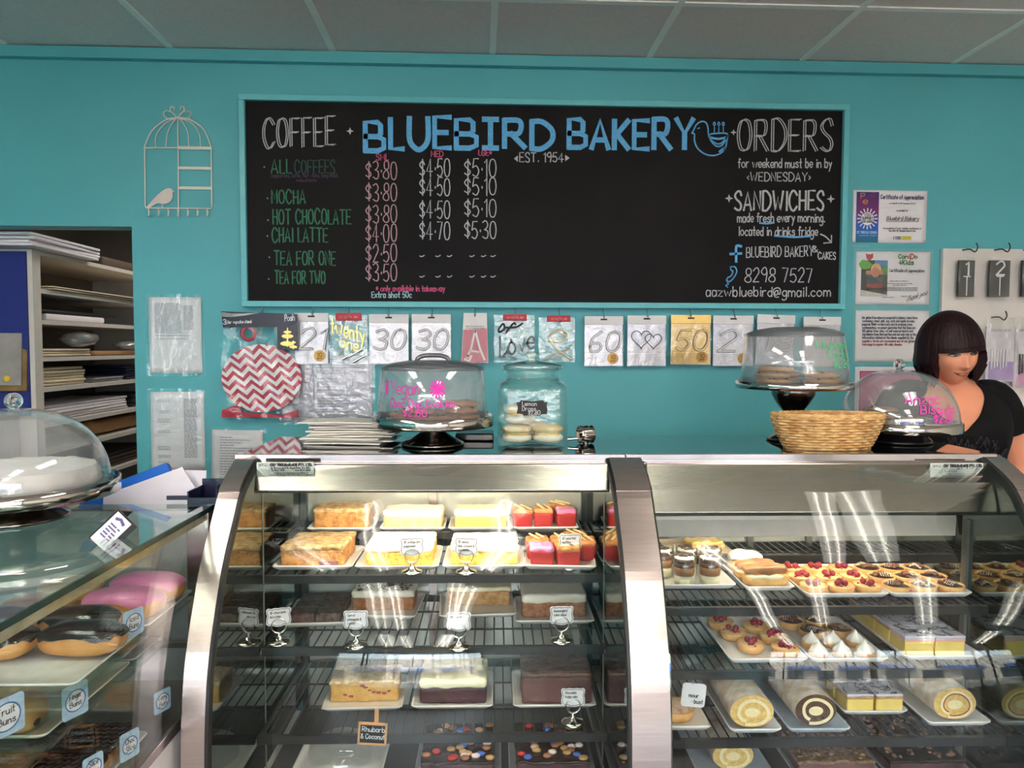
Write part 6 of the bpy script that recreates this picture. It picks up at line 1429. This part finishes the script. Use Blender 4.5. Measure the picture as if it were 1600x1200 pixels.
# face details
EYEW = M('eye_white', (176, 160, 152), .3, var=.02); IRIS = M('brown_iris', (30, 18, 16), .3); LASH = M('dark_lash', (30, 16, 16), .7); LIP = M('rose_lip', (158, 74, 70), .4, var=.06)
def onface(x, z, off=.0012):
    best = None
    ph = math.asin(max(-1, min(1, z/.1115)))
    th = math.asin(max(-.99, min(.99, x/(.074*math.cos(ph)*(1-.34*(min(1, max(0, (-.005-z)/.105)))**1.5)))))
    p = headpt(th, ph); return HP((p[0], p[1]-off, p[2]))
for s in (-1, 1):
    e = MB(); e.loft([[onface(s*.031+.0135*u*math.cos(a), -.008+.0038*u*math.sin(a), .0016+.002*(1-u)) for a in [2*PI*k/20 for k in range(20)]] for u in (1, .7, .35, .02)], False, False); eo = e.build('eye', EYEW, person)
    e = MB(); e.add([onface(s*.031+.003+.0046*math.cos(a), -.0075+.0044*math.sin(a), .0046) for a in [2*PI*k/16 for k in range(16)]], [tuple(range(16))]); e.build('iris', IRIS, eo)
    e = MB(); e.tube([onface(s*.031+.0155*u, -.008+.0042*(1-u*u)+.001, .003) for u in [-1+.2*k for k in range(11)]], .0014, 6); e.tube([onface(s*.031+.0145*u, -.008-.0038*(1-u*u), .002) for u in [-1+.2*k for k in range(11)]], .0007, 6); e.build('eyelashes', LASH, eo)
    e = MB(); e.tube([onface(s*.031+.019*u, .0105+.003*(1-u*u)-.0015*u*s, .0015) for u in [-1+.2*k for k in range(11)]], [.0012+.0014*(1-abs(-1+.2*k)) for k in range(11)], 6); e.build('eyebrow', LASH, person)
mb = MB(); n_ = 16
def lip(z0_, amp): return [(-.027+.054*k/n_, -.0725+.0085*(abs(-1+2*k/n_))**2+amp*(1-(-1+2*k/n_)**2)) for k in range(n_+1)]
up, mid, lo_ = lip(0, .0048), lip(0, 0), lip(0, -.0062)
mb.add([onface(x, z, .0012) for x, z in up+mid], [(k, k+1, n_+2+k, n_+1+k) for k in range(n_)], True); mb.add([onface(x, z, .0016) for x, z in mid+lo_], [(k, k+1, n_+2+k, n_+1+k) for k in range(n_)], True)
mb.build('lips', LIP, person)
mb = MB(); mb.tube([onface(x, z, .0015) for x, z in mid], .0009, 5); mb.build('mouth_line', M('mouth_line', (92, 36, 36), .6), person)
# hair: bob with a straight fringe
def hem(th):
    a = abs(math.degrees(th)); f = 0 if a < 46 else 1 if a > 60 else (a-46)/14; f = f*f*(3-2*f)
    return .013+.002*math.cos(th*14)-f*(.104+.010*math.cos((a-60)/120*PI)) + .002*math.sin(th*31)
def hairpt(th, t, ins=0):
    z1 = hem(th); ph = PI/2*(1-t*1.0)
    zt_, cz_ = .131, .0
    if t < .62: s = t/.62; ph = PI/2*(1-s); rr = math.cos(ph); z = .131*math.sin(ph)*(1)+.0; fall = 0
    else: s = (t-.62)/.38; rr = 1; z = z1*s if z1 < 0 else z1*s; fall = s
    if t < .62: z = max(z, z1) if z1 > 0 and ph < .2 else z
    ax, ay = .101-ins, .104-ins
    k = 1+.05*math.sin(min(1, fall)*PI)*(1 if z1 < -.02 else 0)-(.26*max(0, fall-.35)/.65 if z1 < -.02 else .0)
    strand = 1+.006*math.sin(th*37+2*math.sin(th*9))
    x, y = ax*rr*math.sin(th)*k*strand, -ay*rr*math.cos(th)*k*strand+.008
    if abs(th) > 2.0 and z < -.05: y -= (-.05-z)*.5
    return (x, y, z)
mb = MB(); NH, NV = 160, 44
mb.grid(lambda u, v: HP(hairpt(-PI+2*PI*u, v)), NH, NV)
mb.grid(lambda u, v: HP(hairpt(-PI+2*PI*u, v, .013)), NH, NV)
hl = [HP(hairpt(-PI+2*PI*k/NH, 1)) for k in range(NH+1)]; hi = [HP(hairpt(-PI+2*PI*k/NH, 1, .013)) for k in range(NH+1)]
mb.add(hl+hi, [(k, k+1, NH+2+k, NH+1+k) for k in range(NH)], True)
R_ = random.Random(2)
for k in range(26):
    th = R_.uniform(-2.9, -1.0) if k % 2 else R_.uniform(1.0, 2.9); a = Vector(hairpt(th, .8)); b = Vector(hairpt(th, 1.0)); mb.tube([HP(a), HP((a+b)/2*1.01), HP(b), HP(b+Vector((math.sin(th)*.006, -math.cos(th)*.006, -.012)))], [.005, .006, .005, .0008], 6)
mb.build('hair', HAIRM, person)
# black top: body and sleeves
def ztop(a):
    d = abs(((a+PI/2+.21+PI) % (2*PI))-PI); f = max(0, min(1, d/math.radians(66))); f = f**1.5*(3-2*f)/1.0 if f < 1 else 1
    return 1.285+(1.437-1.285)*min(1, f)
mb = MB(); mb.grid(lambda u, v: T(2*PI*u, .87+(ztop(2*PI*u)-.87)*v, 1.0, .007+.002*math.sin(u*60+v*9)*(1-v)), 112, 60)
top = mb.build('black_top', SHIRT, person, solid=.003)
mb = MB()
for sh, el, s in ((SHL, ELL, 1), (SHR, ELR, -1)):
    S_, E_ = Vector(sh), Vector(el); mb2 = MB(); pts = smooth_path([S_-Vector((s*.075, 0, -.012)), S_-Vector((s*.02, 0, -.006)), S_+(E_-S_)*.18, S_+(E_-S_)*.42], 5); m_ = len(pts)
    mb2.tube(pts, [.055+.010*math.sin(PI*min(1, i/m_*1.0))+.004*i/m_ for i in range(m_)], 28, cap=False); mb2.build('sleeve', SHIRT, person, solid=.002)
mb = MB(); R_ = random.Random(9)
for k in range(26):
    a = -PI/2+R_.uniform(-.7, .6); z = R_.uniform(1.215, 1.262); pts = [T(a+.02*j, z+.012*math.sin(j*1.7+k), 1, .0115) for j in range(5)]; mb.tube(smooth_path(pts, 3), .0012, 4)
mb.build('shirt_print', M('glossy_dark_print', (48, 48, 54), .3), person)
mb = MB()
for s in (-1, 1): limb(mb, [(s*.085, .0, .93), (s*.095, .0, .75), (s*.10, -.01, .48), (s*.10, .01, .28), (s*.10, .02, .08)], [.10, .092, .062, .058, .045])
mb.lathe([(.165, .80), (.178, .87), (.176, .93), (.165, .94)], 40, sy=.72, c=(0, .005, 0)); mb.build('trousers', M('dark_trousers', (28, 28, 34), .8), person)
for s in (-1, 1): MB().rbox(.085, .24, .075, .03, 6, 0, fn=lambda P: (P.x, P.y, P.z*(1 if P.y > -.02 else .75)), c=(s*.10, -.025, .0)).build('shoe', M('black_shoe', (20, 20, 20), .5), person)
